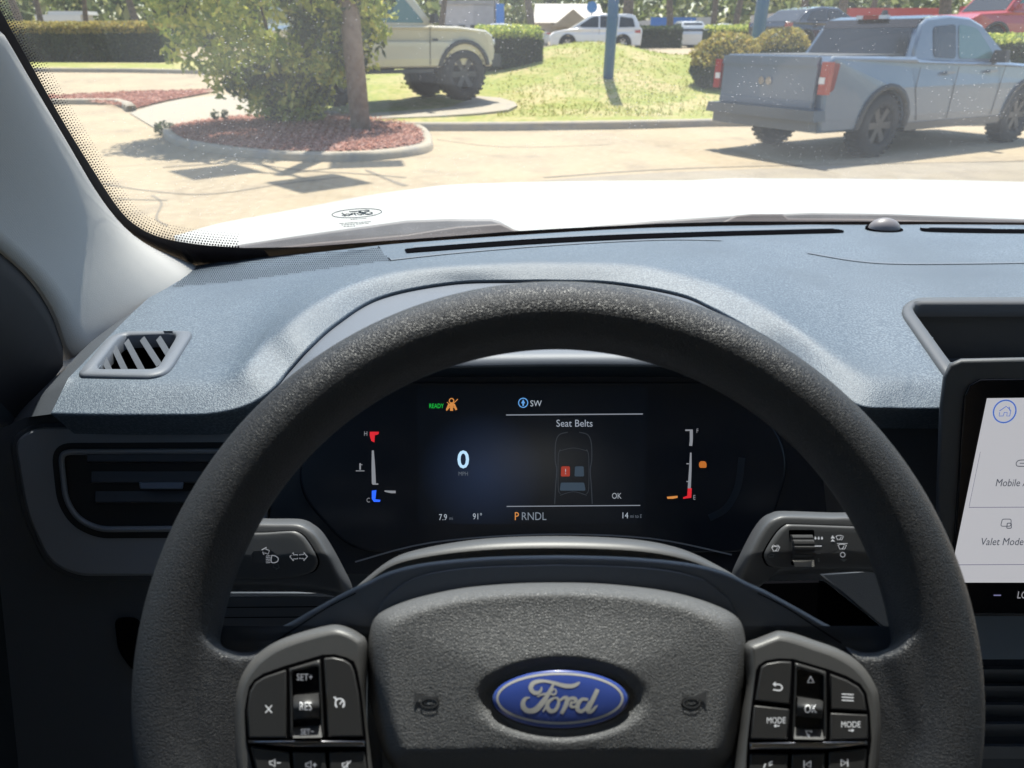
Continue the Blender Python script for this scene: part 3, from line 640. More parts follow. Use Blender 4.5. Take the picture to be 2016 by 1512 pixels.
# badge
s = MB(); EC = (1104, 1377)
hb_ = WP; h0 = padh(0, *EC)
pillow(s, circ(1104, 1377, 137, 60, 64), WP, h0-.001, h0+.0007, 3, 1, hb=.001)
ZB = lambda x, y: (950+x/6.503, 1290+y/6.503)
bo = [ZB(995+865*math.cos(a), 562+372*math.sin(a)) for a in [2*math.pi*k/72 for k in range(72)]]
dome(s, bo, ZB(995, 562), [1, .985, .96, .92, .8, .6, .4, .2, .1], lambda sc, u, v: h0+.0008+.0020*math.sqrt(max(0, 1-sc**2.6)), WP)
BS = On(s.v[-(9*72+73):], [f for f in []]) if 0 else None
tmp = MB(); dome(tmp, bo, ZB(995, 562), [1, .985, .96, .92, .8, .6, .4, .2, .1], lambda sc, u, v: h0+.0008+.0020*math.sqrt(max(0, 1-sc**2.6)), WP); BS = On(tmp.v, tmp.f)
ring = [ZB(990+800*math.cos(a), 552+316*math.sin(a)) for a in [2*math.pi*k/72 for k in range(73)]]
stroke(s, ring, 4.4, BS, .00012, 2, smooth=False)
for t in FORD: stroke(s, [(*ZB(x, y), w_/6.503*1.0) for x, y, w_ in t], 1, BS, .00016, 2, k=6)
s.build('oval_badge', [mat('badge_blue', (.045, .085, .36), .25, coat=1), M['gloss'], mat('badge_silver', (.62, .62, .60), .35, .3)], wheel, fix=False)
# horn symbols
hornm = mat('horn_dark', (.075, .077, .082), .3)
for mir in (0, 1):
    X = lambda u: 2206-u if mir else u
    s = MB(); o = (780, 1340); z = lambda x, y: (X(780+x/14.4), 1340+y/14.4)
    stroke(s, [z(945+235*math.cos(a), 620+130*math.sin(a)) for a in [2*math.pi*k/28 for k in range(29)]], 3.4, PADS, .0006, smooth=False)
    poly_px(s, [z(*p) for p in [(525, 270), (600, 350), (760, 400), (900, 430), (1080, 430), (1230, 395), (1230, 450), (1150, 490), (1000, 470), (850, 500), (700, 520), (600, 580), (545, 660), (530, 770), (520, 600)]], PADS, .0006)
    q = MB(); stroke(q, [z(945+240*math.cos(a), 632+134*math.sin(a)) for a in [2*math.pi*k/28 for k in range(29)]], 5.5, PADS, .0002, 1, smooth=False)
    s.add(q.v, q.f, 1); s.build('horn_symbol', [hornm, M['black']], wheel, fix=False)

# ---- switch panels
def icons(s, kind, u, v):
    S = lambda pts, w_=2.2, sm=False: stroke(s, [(u+a, v+b) for a, b in pts], w_, BP, BHI, 1, smooth=sm)
    if kind == 'x': S([(-6, -7), (6, 7)]); S([(6, -7), (-6, 7)])
    if kind == 'cruise':
        S([(8.5*math.cos(R(a)), 8.5*math.sin(R(a))) for a in range(-215, 50, 15)], 3); S([(-9, 4), (-6, 8)], 3); S([(0, 2), (5, -4)], 2.6); S([(-12, -11), (-6, -8)], 2.5); S([(-9, -12), (-8, -6)], 2)
        S([(6, 8), (9, 4)], 3)
    if kind == 'spk':
        S([(-7, -3), (-3, -3), (3, -8), (3, 8), (-3, 3), (-7, 3), (-7, -3)], 1.8)
    if kind == 'minus': S([(7, 0), (14, 0)], 2)
    if kind == 'plus': S([(7, 0), (14, 0)], 2); S([(10.5, -4), (10.5, 4)], 2)
    if kind == 'mute': S([(-8, 8), (8, -8)], 2)
    if kind == 'menu':
        for k in (-6, 0, 6): S([(-11, k-.6), (11, k+.6)], 2.2)
    if kind == 'back': S([(-5, -6), (4, -5), (9, 0), (5, 6), (-8, 5)], 2.6, True); poly_px(s, [(u-10, v-6), (u-4, v-11), (u-4, v-1)], BP, BHI, 1)
    if kind == 'up': S([(0, -6), (6, 5), (-6, 5), (0, -6)], 1.8)
    if kind == 'down': S([(0, 6), (6, -5), (-6, -5), (0, 6)], 1.8)
    if kind == 'al': S([(-1, 0), (5, 0)], 2); poly_px(s, [(u-6, v), (u-1, v-3.5), (u-1, v+3.5)], BP, BHI, 1)
    if kind == 'ar': S([(-5, 0), (1, 0)], 2); poly_px(s, [(u+6, v), (u+1, v-3.5), (u+1, v+3.5)], BP, BHI, 1)
    if kind == 'next': S([(-5, -6), (5, 0), (-5, 6), (-5, -6)], 1.9); S([(8, -7), (8, 7)], 2)
    if kind == 'prev': S([(5, -6), (-5, 0), (5, 6), (5, -6)], 1.9); S([(-8, -7), (-8, 7)], 2)
    if kind == 'voice': S([(-6, 4), (-3, -3)], 2.5); S([(4, -4), (10, -8)], 2.2); S([(4, 0), (10, -2)], 2.2)
BP = WP; BH = .0100; BHI = .01216
def button(name, poly, ic=(), txt=(), mt=None, h=None):
    s = MB(); hh = (BH, BHI-.00008) if h is None else h
    pillow(s, rounded(inset(poly, 1.6), 3, 2), WP, hh[0]-.002, hh[1], 3.2, 0, hb=.0014)
    global BHS
    for k in ic: icons(s, *k)
    for (t, u, v, sz, sxx) in txt: text(s, t, u, v, sz, WP, hh[1]+.00007, 1, sx=sxx, slope=0, bold=0)
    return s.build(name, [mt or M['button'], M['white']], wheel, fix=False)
def panel(outer, grp_out, name):
    s = MB(); o = cr(outer, 3, True); pillow(s, o, WP, -.012, .0085, 20, 0, hb=.010); p = s.build(name, M['satin'], wheel)
    s = MB(); poly_px(s, grp_out, WP, .0090); s.build('button_gap', M['black'], wheel)
def bay(outer, rec, rock, low, upm, txt_top, txt_mid, txt_low, ic_top=(), ic_low=()):
    s = MB(); frame_ring(s, inset(outer, 1.5), rec, WP, .008, BHI-.0001, .006, 0, 60, 2); s.build('rocker_frame', M['button'], wheel)
    s = MB(); poly_px(s, inset(rec, -2), WP, .0095, 0)
    for t in txt_top: text(s, t[0], t[1], t[2], t[3], WP, .00957, 1, sx=t[4], bold=0)
    for k in ic_top: stroke(s, [(k[0]+a, k[1]+b) for a, b in [(0, -6), (6.5, 5.5), (-6.5, 5.5), (0, -6)]], 1.9, WP, .00957, 1, smooth=False)
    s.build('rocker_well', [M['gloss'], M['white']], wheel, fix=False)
    s = MB(); a, b, c, d_ = low
    P4 = [WP.at(*a, .0100), WP.at(*b, .0100), WP.at(*c, .0160), WP.at(*d_, .0160)]
    s.add(P4+[WP.at(*c, .006), WP.at(*d_, .006), WP.at(*b, .006), WP.at(*a, .006)], [(0, 1, 2, 3), (3, 2, 4, 5), (1, 6, 4, 2), (7, 0, 3, 5)], 0)
    PLW = On(P4, [(0, 1, 2, 3)])
    for t in txt_low: text(s, t[0], t[1], t[2], t[3], PLW, .0002, 1, sx=t[4], bold=0)
    for k in ic_low: stroke(s, [(k[0]+a_, k[1]+b_) for a_, b_ in [(0, 6), (6, -5), (-6, -5), (0, 6)]], 1.8, PLW, .0002, 1, smooth=False)
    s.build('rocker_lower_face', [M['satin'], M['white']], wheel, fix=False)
    s = MB(); rk = rounded(rock, 4, 3); ys = [min(p[1] for p in rock), max(p[1] for p in rock)]
    (ax, ay), (bx, by), (cx, cy), (dx, dy) = rock
    rws = []
    for k in range(11):
        t = k/10; hh = .0095+.0075*math.sin(math.pi*(.06+.90*t))**.7
        rws.append([WP.at(ax+(dx-ax)*t, ay+(dy-ay)*t, hh-.0025), WP.at(ax+(dx-ax)*t+1.5, ay+(dy-ay)*t, hh), WP.at(bx+(cx-bx)*t-1.5, by+(cy-by)*t, hh), WP.at(bx+(cx-bx)*t, by+(cy-by)*t, hh-.0025)])
    s.loft(rws, 0, True); RK = On(s.v, s.f)
    s.v += []; s.loft([rws[0], [p-WP.n*.008 for p in rws[0]]], 0, False); s.loft([rws[-1], [p-WP.n*.008 for p in rws[-1]]], 0, False)
    for t in txt_mid: text(s, t[0], t[1], t[2], t[3], RK, .0004, 1, sx=t[4], bold=0)
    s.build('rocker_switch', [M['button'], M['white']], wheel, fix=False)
LO = [(461, 1357), (471, 1330), (492, 1300), (510, 1284), (533, 1268), (564, 1254), (605, 1241), (646, 1231), (667, 1230), (688, 1236), (708, 1247), (722, 1262), (723, 1303), (720, 1386), (728, 1468), (740, 1560), (750, 1640), (500, 1640), (470, 1560), (459, 1512), (455, 1448), (456, 1386)]
LG = [(484, 1460), (481, 1400), (485, 1375), (490, 1352), (500, 1338), (518, 1326), (560, 1311), (634, 1289), (658, 1288), (682, 1294), (697, 1302), (704, 1320), (712, 1365), (721, 1450), (724, 1500), (740, 1640), (520, 1640), (498, 1520), (487, 1470)]
panel(LO, LG, 'switch_panel')
button('cancel_button', [(501, 1343), (520, 1331), (565, 1316), (567, 1454), (488, 1454), (485, 1400), (490, 1362)], [('x', 529, 1396)])
button('cruise_button', [(636, 1294), (657, 1292), (678, 1297), (692, 1306), (699, 1322), (708, 1366), (717, 1452), (643, 1452)], [('cruise', 669, 1384)])
bay([(568, 1315), (632, 1296), (640, 1453), (570, 1454)], rounded([(575, 1322), (627, 1311), (633, 1450), (578, 1452)], 4, 3), [(577, 1371), (628, 1367), (630, 1415), (577, 1417)],
    [(577, 1432), (631, 1428), (634, 1452), (577, 1453)], None, [('SET+', 600, 1333, 13, .82)], [('RES', 602, 1390, 14, .82)], [('SET−', 605, 1441, 11, .78)])
def chrome(poly, name='chrome_strip'):
    s = MB(); pillow(s, poly, WP, .008, .0135, 4, 0, hb=.003); s.build(name, M['chrome'], wheel)
chrome([(488, 1457), (720, 1457), (719, 1471), (584, 1472), (543, 1469), (490, 1463)])
button('volume_down_button', [(491, 1467), (543, 1475), (571, 1480), (580, 1600), (530, 1600), (502, 1512)], [('spk', 538, 1502), ('minus', 538, 1502)])
button('volume_up_button', [(574, 1479), (642, 1479), (650, 1600), (583, 1600)], [('spk', 609, 1506), ('plus', 609, 1506)])
button('mute_button', [(646, 1479), (719, 1477), (735, 1600), (653, 1600)], [('spk', 681, 1506), ('mute', 683, 1506)])
RO = [(1467, 1268), (1492, 1256), (1523, 1244), (1537, 1242), (1564, 1247), (1605, 1261), (1646, 1275), (1683, 1295), (1708, 1318), (1729, 1349), (1737, 1375), (1740, 1427), (1738, 1468), (1734, 1512), (1722, 1600), (1710, 1660), (1440, 1660), (1447, 1512), (1456, 1440), (1460, 1406), (1468, 1344), (1466, 1303)]
RG = [(1471, 1460), (1480, 1382), (1488, 1320), (1494, 1309), (1508, 1300), (1533, 1296), (1562, 1297), (1630, 1317), (1668, 1331), (1694, 1346), (1706, 1364), (1713, 1402), (1716, 1458), (1712, 1480), (1700, 1660), (1466, 1660), (1470, 1480)]
panel(RO, RG, 'switch_panel')
button('back_button', [(1497, 1312), (1509, 1304), (1534, 1300), (1560, 1301), (1557, 1389), (1484, 1381)], [('back', 1531, 1353)])
button('mode_back_button', [(1483, 1386), (1556, 1394), (1552, 1457), (1475, 1457)], [('al', 1529, 1429)], [('MODE', 1528, 1418, 12, .78)])
button('menu_button', [(1632, 1324), (1667, 1337), (1691, 1351), (1702, 1367), (1708, 1402), (1633, 1398)], [('menu', 1669, 1373)])
button('mode_next_button', [(1633, 1401), (1709, 1405), (1711, 1457), (1631, 1459)], [('ar', 1676, 1438)], [('MODE', 1675, 1426, 12, .8)])
bay([(1564, 1302), (1628, 1321), (1629, 1458), (1558, 1458)], rounded([(1570, 1316), (1621, 1329), (1622, 1455), (1564, 1455)], 4, 3), [(1570, 1374), (1621, 1381), (1619, 1415), (1568, 1410)],
    [(1565, 1432), (1618, 1436), (1622, 1456), (1563, 1455)], None, [], [('OK', 1595, 1395, 13, .9)], [], [(1596, 1338)], [(1592, 1445)])
chrome([(1475, 1461), (1708, 1458), (1708, 1467), (1626, 1476), (1476, 1476)])
button('voice_button', [(1475, 1482), (1553, 1483), (1550, 1600), (1470, 1600)], [('voice', 1510, 1507)])
button('previous_button', [(1557, 1483), (1626, 1481), (1622, 1600), (1554, 1600)], [('prev', 1591, 1505)])
button('next_button', [(1630, 1479), (1708, 1471), (1698, 1600), (1626, 1600)], [('next', 1661, 1502)])

# ================================================================ stalks
SD = Pl(atD(600, 1100, .43), (0, -math.cos(R(28)), math.sin(R(28))))
def stalk(name, outer, inset_p, c, label=None):
    s = MB(); o = resample(cr(outer, 4, True)+[outer[0]], 121)[:-1]
    hh = lambda sc, u, v: -.02+.026*math.sqrt(min(1, (1-sc)/.22)*(2-min(1, (1-sc)/.22)))-.00019*max(0, v-1092)
    dome(s, o, c, [1, .99, .97, .94, .9, .86, .82, .75, .6, .4, .2], hh, SD); S_ = On(s.v, s.f); st = s.build(name, M['stalk'], own)
    s = MB(); i = resample(cr(inset_p, 3, True)+[inset_p[0]], 91)[:-1]; ci = (sum(p[0] for p in i)/90, sum(p[1] for p in i)/90)
    rows = [[S_.at(ci[0]+(u-ci[0])*sc, ci[1]+(v-ci[1])*sc, h) for u, v in i] for sc, h in ((1.03, .0004), (1.0, .0005), (.999, .0005), (.975, .0018), (.9, .002), (.7, .002), (.5, .002), (.25, .002))]
    s.loft(rows[:2], 1, True, True); s.loft(rows[2:], 0, True, True); k = MB(); s.add(rows[-1], [list(range(90))], 0)
    q = On([p for r in rows for p in r], [(a*90+b, a*90+(b+1) % 90, (a+1)*90+(b+1) % 90, (a+1)*90+b) for a in range(len(rows)-1) for b in range(90)]+[list(range(len(rows)*90-90, len(rows)*90))])
    return st, s, q
Lst = [(543, 1021), (578, 1021), (598, 1023), (614, 1030), (634, 1046), (655, 1078), (676, 1117), (694, 1156), (690, 1178), (640, 1170), (600, 1166), (540, 1162), (450, 1160), (380, 1150), (390, 1080), (440, 1030), (490, 1021)]
Lin = [(480, 1050), (528, 1048), (573, 1045), (588, 1048), (601, 1058), (616, 1080), (626, 1101), (624, 1114), (612, 1126), (560, 1136), (470, 1136), (430, 1130), (430, 1060)]
st, s, q = stalk('turn_signal_stalk', Lst, Lin, (540, 1092))
ar = lambda u, v, k, sx=1, rot=0: [(u+(a*math.cos(rot)-b*math.sin(rot))*sx*k, v+(a*math.sin(rot)+b*math.cos(rot))*k) for a, b in [(-8, 0), (-1, -8), (-1, -4), (7, -4), (7, 4), (-1, 4), (-1, 8), (-8, 0)]]
stroke(s, ar(579, 1096, 1), 1.5, q, .0001, 2, smooth=False); stroke(s, ar(597, 1095.5, 1, -1), 1.5, q, .0001, 2, smooth=False)
stroke(s, ar(523, 1085, .95, 1, .35), 1.4, q, .0001, 2, smooth=False); stroke(s, ar(544, 1115, .8, -1, -.3), 1.1, q, .0001, 3, smooth=False)
for k in range(5): stroke(s, [(524, 1094.5+k*3.3), (532, 1094+k*3.3)], 1.1, q, .0001, 2, smooth=False)
stroke(s, [(535, 1093.5), (541, 1094), (547, 1098), (547.5, 1103), (543, 1107), (535, 1107), (534, 1100), (535, 1093.5)], 1.5, q, .0001, 2)
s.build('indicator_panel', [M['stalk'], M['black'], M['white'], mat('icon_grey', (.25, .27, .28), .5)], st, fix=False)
Rst = [(1460, 1085), (1474, 1057), (1488, 1034), (1502, 1018), (1518, 1010), (1540, 1006), (1637, 1009), (1700, 1010), (1760, 1030), (1790, 1090), (1780, 1130), (1700, 1126), (1640, 1128), (1543, 1131), (1510, 1140), (1488, 1160), (1470, 1175), (1440, 1162), (1440, 1130)]
Rin = [(1554, 1032), (1647, 1035), (1690, 1037), (1740, 1045), (1755, 1080), (1740, 1112), (1690, 1115), (1600, 1117), (1520, 1114), (1507, 1103), (1503, 1093), (1507, 1082), (1518, 1063), (1531, 1045), (1543, 1035)]
st, s, q = stalk('wiper_stalk', Rst, Rin, (1590, 1072))
W2 = lambda pts, w_=1.2, sm=False, m=2: stroke(s, pts, w_, q, .0001, m, smooth=sm)
def wiper_icon(u, v, k=1, m=2):
    W2([(u-9*k, v-4*k), (u-4*k, v-6*k), (u+4*k, v-6*k), (u+9*k, v-4*k), (u+5*k, v+5*k), (u, v+3*k), (u-5*k, v+5*k), (u-9*k, v-4*k)], 1.2, False, m); W2([(u, v+5*k), (u+4*k, v-3*k)], 1.1, False, m)
wiper_icon(1527, 1081, .85); W2([(1520, 1076), (1523, 1073), (1527, 1075), (1531, 1073), (1535, 1077)], 1.2); W2([(1513, 1094), (1516, 1091), (1524, 1091), (1522, 1096), (1514, 1097), (1513, 1094)], 1, False, 3)
for k in range(3): poly_px(s, [(1605+k*6.5, 1063), (1603+k*6.5, 1060), (1605+k*6.5, 1055.5), (1607.5+k*6.5, 1060)], q, .0001, 2)
W2([(1604, 1075), (1617, 1075)], 2.2); W2([(1606, 1089.5), (1615, 1089.5)], 1.2, False, 3); W2([(1611, 1100), (1612, 1105)], 3, False, 3)
wiper_icon(1653, 1059, .8); wiper_icon(1658, 1077, .9); W2([(1648, 1070), (1668, 1070)], 1.2)
W2(circ(1659, 1092, 4.5, 4.5, 14)+[(1663.5, 1092)], 1.6); poly_px(s, [(1653, 1100), (1668, 1101), (1661, 1106)], q, .0001, 3); poly_px(s, [(1635, 1060), (1639, 1054), (1644, 1060)], q, .0001, 2); poly_px(s, [(1635, 1066), (1639, 1061), (1644, 1066)], q, .0001, 2)
poly_px(s, rounded([(1552, 1043), (1602, 1043), (1604, 1111), (1557, 1111)], 3), q, .0006, 1)
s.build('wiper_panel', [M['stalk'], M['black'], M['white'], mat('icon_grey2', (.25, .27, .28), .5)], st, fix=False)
s = MB(); rws = []
for k in range(41):
    t = k/40; v = 1052+48*t; hh = .001+.0032*math.sin(math.pi*(t*.96+.02))**.8+.0006*(1 if math.sin(t*math.pi*9) > 0 else 0)
    rws.append([q.at(1555+t*3, v, hh-.002), q.at(1557+t*3, v, hh), q.at(1597+t*3, v, hh), q.at(1599+t*3, v, hh-.002)])
s.loft(rws, 0, False); s.build('thumbwheel', M['button'], st)
s = MB(); s.add([q.at(1559, 1099, .001), q.at(1601, 1099, .001), q.at(1600, 1109, .003), q.at(1562, 1109, .003), q.at(1600, 1111, .0), q.at(1562, 1111, .0)], [(0, 1, 2, 3), (3, 2, 4, 5)]); s.build('thumbwheel_stop', M['pillar'], st)
LW = Pl(atD(1650, 1170, .50), -FW)
s = MB(); pillow(s, [(1613, 1130), (1760, 1118), (1790, 1180), (1790, 1240), (1738, 1236)], LW, -.02, 0, 4); s.build('column_lower_cover', M['dark'], own); s = MB(); pillow(s, [(430, 1165), (660, 1165), (700, 1185), (660, 1178), (560, 1176), (430, 1178)], LW, -.02, -.002, 3)
s.build('column_lower_cover', M['dark'], own)
s = MB(); pillow(s, rounded([(1480, 1145), (1620, 1142), (1738, 1236), (1700, 1290), (1480, 1290)], 12), LW, -.03, -.012, 5); s.build('cavity_shade_slab', M['black'], own)  # black slab stands in for the dark cavity below the stalk

# ================================================================ touchscreen
TS = Pl((0, .50, 1.126), (0, -.988, .157))
s = MB(); bo = [(1838, 1213), (1842, 1000), (1849, 800), (1856, 742), (1868, 716), (1892, 706), (2300, 698), (2300, 1213)]
pillow(s, bo, TS, -.03, .004, 9, 0, hb=.006); tsc = s.build('touchscreen', M['plastic'], own)
s = MB(); gi = [(1868, 1211), (1893, 830), (1897, 780), (1908, 757), (1930, 746), (2300, 738), (2300, 1211)]
pillow(s, gi, TS, .003, .006, 5, 0, hb=.002); s.build('screen_glass', M['gloss'], tsc)
s = MB(); di = [(1943, 784), (2300, 780), (2300, 1147), (1868, 1147)]; poly_px(s, di, TS, .0063)
scr = s.build('screen_display', mat('screen_white', (.3, .3, .32), .3, emit=((.275, .275, .29), .95)), tsc)
E_K = emis('screen_text', (.035, .045, .065), .6, (.03, .03, .04)); E_L = emis('screen_blue', (.02, .09, .38), .8); E_Y = emis('screen_grey', (.13, .13, .17), .9)
s = MB(); TH = .0066
stroke(s, [(1978+22*math.cos(a)-4*math.sin(a)*.6, 810+22*math.sin(a)) for a in [2*math.pi*k/36 for k in range(37)]], 2.6, TS, TH, smooth=False)
stroke(s, [(1968, 812), (1967, 819), (1975, 819), (1977, 812), (1983, 812), (1982, 819), (1988, 819), (1990, 808), (1981, 800), (1968, 809)], 1.4, TS, TH, smooth=False); stroke(s, [(1985, 803), (1987, 801), (1988, 808)], 1.4, TS, TH, smooth=False)
s.build('home_icon', E_L, tsc, fix=False)
s = MB(); stroke(s, [(2030, 906), (2008, 906), (2001, 911), (2002, 917), (2010, 918), (2030, 918)], 1.6, TS, TH); stroke(s, [(2008, 912), (2030, 912)], 1.4, TS, TH, smooth=False)
text(s, 'Mobile Apps', 2004, 950, 14.5, TS, TH, align='CENTER', shear=.25, sx=.86); s.build('screen_text', E_K, tsc, fix=False); s = MB()
text(s, 'Valet Mode', 1972, 1066, 14.5, TS, TH, shear=.25, sx=.88)
stroke(s, rounded([(1973, 1022), (1991, 1022), (1990, 1036), (1970, 1036)], 4)+[(1973, 1024)], 1.4, TS, TH, smooth=False); stroke(s, rounded([(1983, 1030), (1991, 1030), (1991, 1040), (1982, 1040)], 2)+[(1983, 1031)], 1.6, TS, TH, smooth=False)
s.build('screen_text', E_K, tsc, fix=False)
s = MB(); stroke(s, [(1908, 999), (2300, 997)], 1.6, TS, TH, smooth=False); stroke(s, [(1883, 1112), (2300, 1110)], 1.6, TS, TH, smooth=False); stroke(s, [(1930, 890), (1908, 997)], 1, TS, TH, smooth=False); s.build('screen_rule', E_Y, tsc, fix=False)
s = MB(); stroke(s, [(1957, 1172), (1970, 1172)], 2.4, TS, TH, 0, smooth=False); text(s, 'LO', 2012, 1171, 14, TS, TH, 1, shear=.2, sx=.8); s.build('temperature_text', [emis('dash_violet', (.12, .12, .22), .8), emis('lo_grey', (.22, .22, .24), .8)], tsc, fix=False)

# ================================================================ cabin shell
e1 = resample(cr([(-130, -200), (-30, 30), (0, 62), (60, 163), (130, 282), (185, 375), (235, 440), (290, 482), (385, 523)], 8), 40); e2 = resample(cr([(-560, -160), (-300, 200), (-60, 440), (0, 490), (60, 545), (105, 610), (132, 683)], 8), 40)
A1 = [gp(u, v, .975) for u, v in e1]; A2 = [atX(u, v, -.45) for u, v in e2]
s = MB(); rws = []
for t in (0, .04, .1, .2, .32, .45, .58, .7, .82, .92, 1):
    rws.append([a.lerp(b, t)+Vector((.028*math.sin(math.pi*t**.8)-.0, 0, .004*math.sin(math.pi*t))) for a, b in zip(A1, A2)])
rws.append([p+Vector((-.05, .03, .0)) for p in A2]); s.loft([[a+Vector((-.01, .01, .0)) for a in A1]]+rws, 0, True); ends = [r[-1] for r in rws]; s.loft([ends, [p+Vector((.0, .015, -.03)) for p in ends], [p+Vector((-.02, .03, -.09)) for p in ends]], 0, True); pil = s.build('pillar_trim', M['pillar'], own)
s = MB(); s.box((.38, 0, .27), (1.84, 3.0, .05)); s.box((.38, 1.12, .60), (1.7, .04, .80)); s.build('floor_pan', M['dark'], own)
s = MB()
s.loft([[p+Vector((-.004, .0, -.0)) for p in A2], [p+Vector((.004, -.02, -.012)) for p in A2], [p+Vector((-.012, -.055, -.04)) for p in A2], [p+Vector((-.03, -.06, -.12)) for p in A2]], 0, True)
s.build('door_seal', M['sidew'], own)
s = MB(); s.box((-.50, -.18, .68), (.05, 1.6, .94)); s.box((-.50, -.9, 1.4), (.05, .9, .7)); s.box((-.50, .0, 1.68), (.05, 1.0, .14)); s.build('door', M['door'], own)
s = MB(); s.box((1.25, -.18, .66), (.05, 1.6, .90)); s.box((1.25, -.9, 1.4), (.05, .9, .7)); s.box((1.25, .0, 1.68), (.05, 1.0, .14)); s.build('door', M['door'], own)
s = MB(); s.box((-.50, .1, 1.35), (.004, 1.1, .40)); s.build('side_window', M['side'], own); s = MB(); s.box((1.25, .1, 1.34), (.004, 1.1, .46)); s.build('side_window', M['side'], own)
s = MB(); s.box((.38, -.70, 1.755), (1.9, 2.02, .06)); s.box((.38, -1.4, 1.0), (1.84, .06, 1.6)); s.build('cabin_shell', M['liner'], own)
s = MB(); s.loft([[Vector((1.24, 1.0+.25*0, 1.10)), Vector((1.24, .45, 1.62))], [Vector((1.18, 1.08, 1.06)), Vector((1.16, .45, 1.60))], [Vector((1.14, 1.15, 1.08)), Vector((1.12, .46, 1.60))]], 0, True); s.build('pillar_trim', M['pillar'], own)
# ---- bonnet, cowl, wipers
s = MB()
fr_ = [(345, 464, 1.27), (430, 440, 1.45), (520, 423, 1.65), (620, 404, 1.9), (720, 385, 2.1), (820, 371, 2.2), (900, 363, 2.24), (1100, 357, 2.27), (1400, 355, 2.28), (1700, 356, 2.28), (2016, 362, 2.27), (2500, 380, 2.25), (2900, 420, 2.15)]
bk_ = [(345, 480, 1.25), (400, 496, 1.26), (450, 500, 1.27), (520, 500, 1.28), (600, 500, 1.29), (700, 495, 1.30), (800, 490, 1.30), (1000, 482, 1.31), (1300, 470, 1.32), (1650, 465, 1.32), (2000, 467, 1.32), (2400, 474, 1.30), (2900, 480, 1.25)]
f3 = [atY(*p) for p in cr(fr_, 8)]; b3 = [atY(*p) for p in cr(bk_, 8)]
rws = []
for k in range(19):
    t = k/18; row = []
    for a, b in zip(b3, f3):
        p = a.lerp(b, t); p.z += .012*math.sin(math.pi*t)*(0 if t in (0, 1) else 1)*.5
        xr = .62+.30*(1-t); 
        p.z += .010*ss(xr-.03, xr+.03, p.x)*ss(.0, .15, t)*(1-ss(.9, 1, t)*.4)
        row.append(p)
    rws.append(row)
rws.append([p+Vector((0, .02, -.012)) for p in rws[-1]]); rws.append([p+Vector((0, .05, -.35)) for p in rws[-1]])
s.loft(rws, 0, True); s.build('bonnet', M['paint'], own)
CW = Pl((0, 1.235, 1.04), (0, -.75, .66))
s = MB(); pillow(s, [(395, 520), (420, 500), (470, 482), (600, 462), (800, 434), (880, 431), (968, 431), (984, 436), (1012, 452), (1045, 459), (900, 500), (600, 540), (420, 545)], CW, -.01, .0, 5); s.build('cowl_panel', M['cowl'], own)
s = MB(); pillow(s, [(430, 540), (440, 500), (620, 478), (800, 462), (900, 446), (985, 440), (1020, 456), (1045, 462), (900, 500), (600, 545)], CW, -.004, .006, 3); s.build('wiper_arm', mat('wiper_brown', (.085, .065, .06), .6), own)
s = MB(); pillow(s, [(1040, 463), (1160, 446), (1300, 434), (1450, 424), (1600, 419), (1750, 421), (1900, 427), (2400, 446), (2400, 500), (1600, 500), (1040, 500)], CW, -.01, 0, 4); s.build('cowl_panel', M['cowl'], own)
s = MB(); pillow(s, [(1060, 466), (1250, 446), (1390, 437), (1420, 438), (1450, 424), (1480, 421), (1540, 421), (1552, 430), (1700, 431), (2400, 452), (2400, 475), (1600, 470)], CW, -.004, .006, 3); s.build('wiper_arm', mat('wiper_brown2', (.085, .065, .06), .6), own)
s = MB(); s.box((.38, 2.1, .62), (1.86, 1.5, .36)); s.build('engine_bay', M['black'], own)
# ================================================================ OUTSIDE
def zt(X, Y):
    if Y <= 0: return 0
    q = X/Y; wr = ss(-.32, -.20, q)
    zr = .13*ss(13, 14, Y)+.82*ss(13.6, 25, Y); zl = .45*ss(16, 34, Y)+.3*ss(36, 60, Y)
    return zr*wr+zl*(1-wr)
def zlawn(X, Y): return zt(X, Y)+.55*math.exp(-((X-2.2)**2/4.5+(Y-21.5)**2/8))+.02*noise.noise(Vector((X*.8, Y*.8, 0)))
def tg(u, v):                                # where a photo ray meets the terrain
    r = ray(u, v); t = 4.0
    while t < 400:
        p = CC+r*t
        if p.z <= zt(p.x, p.y): return p
        t *= 1.004
    return CC+r*t
def G(u, v, z=0): return atZ(u, v, z)
s = MB(); ys = [-15, -5, 0, 4, 7, 9, 11, 12.5, 13]+[13.2+.4*i for i in range(60)]+[38, 42, 46, 52, 60, 75, 100, 150, 250, 500, 900]; rows = []
for y in ys:
    row = []
    for i in range(81):
        q = (i-40)/40*2.2; x = q*(y+9 if y > 0 else 9) ; z = zt(x, y)
        if y > 13.3 and x/y > -.30: z -= .10 if y < 25.5 else 0
        row.append(Vector((x, y, z)))
    rows.append(row)
s.loft(rows, 0, True); s.build('parking_lot', M['concrete'], None, kind='structure')
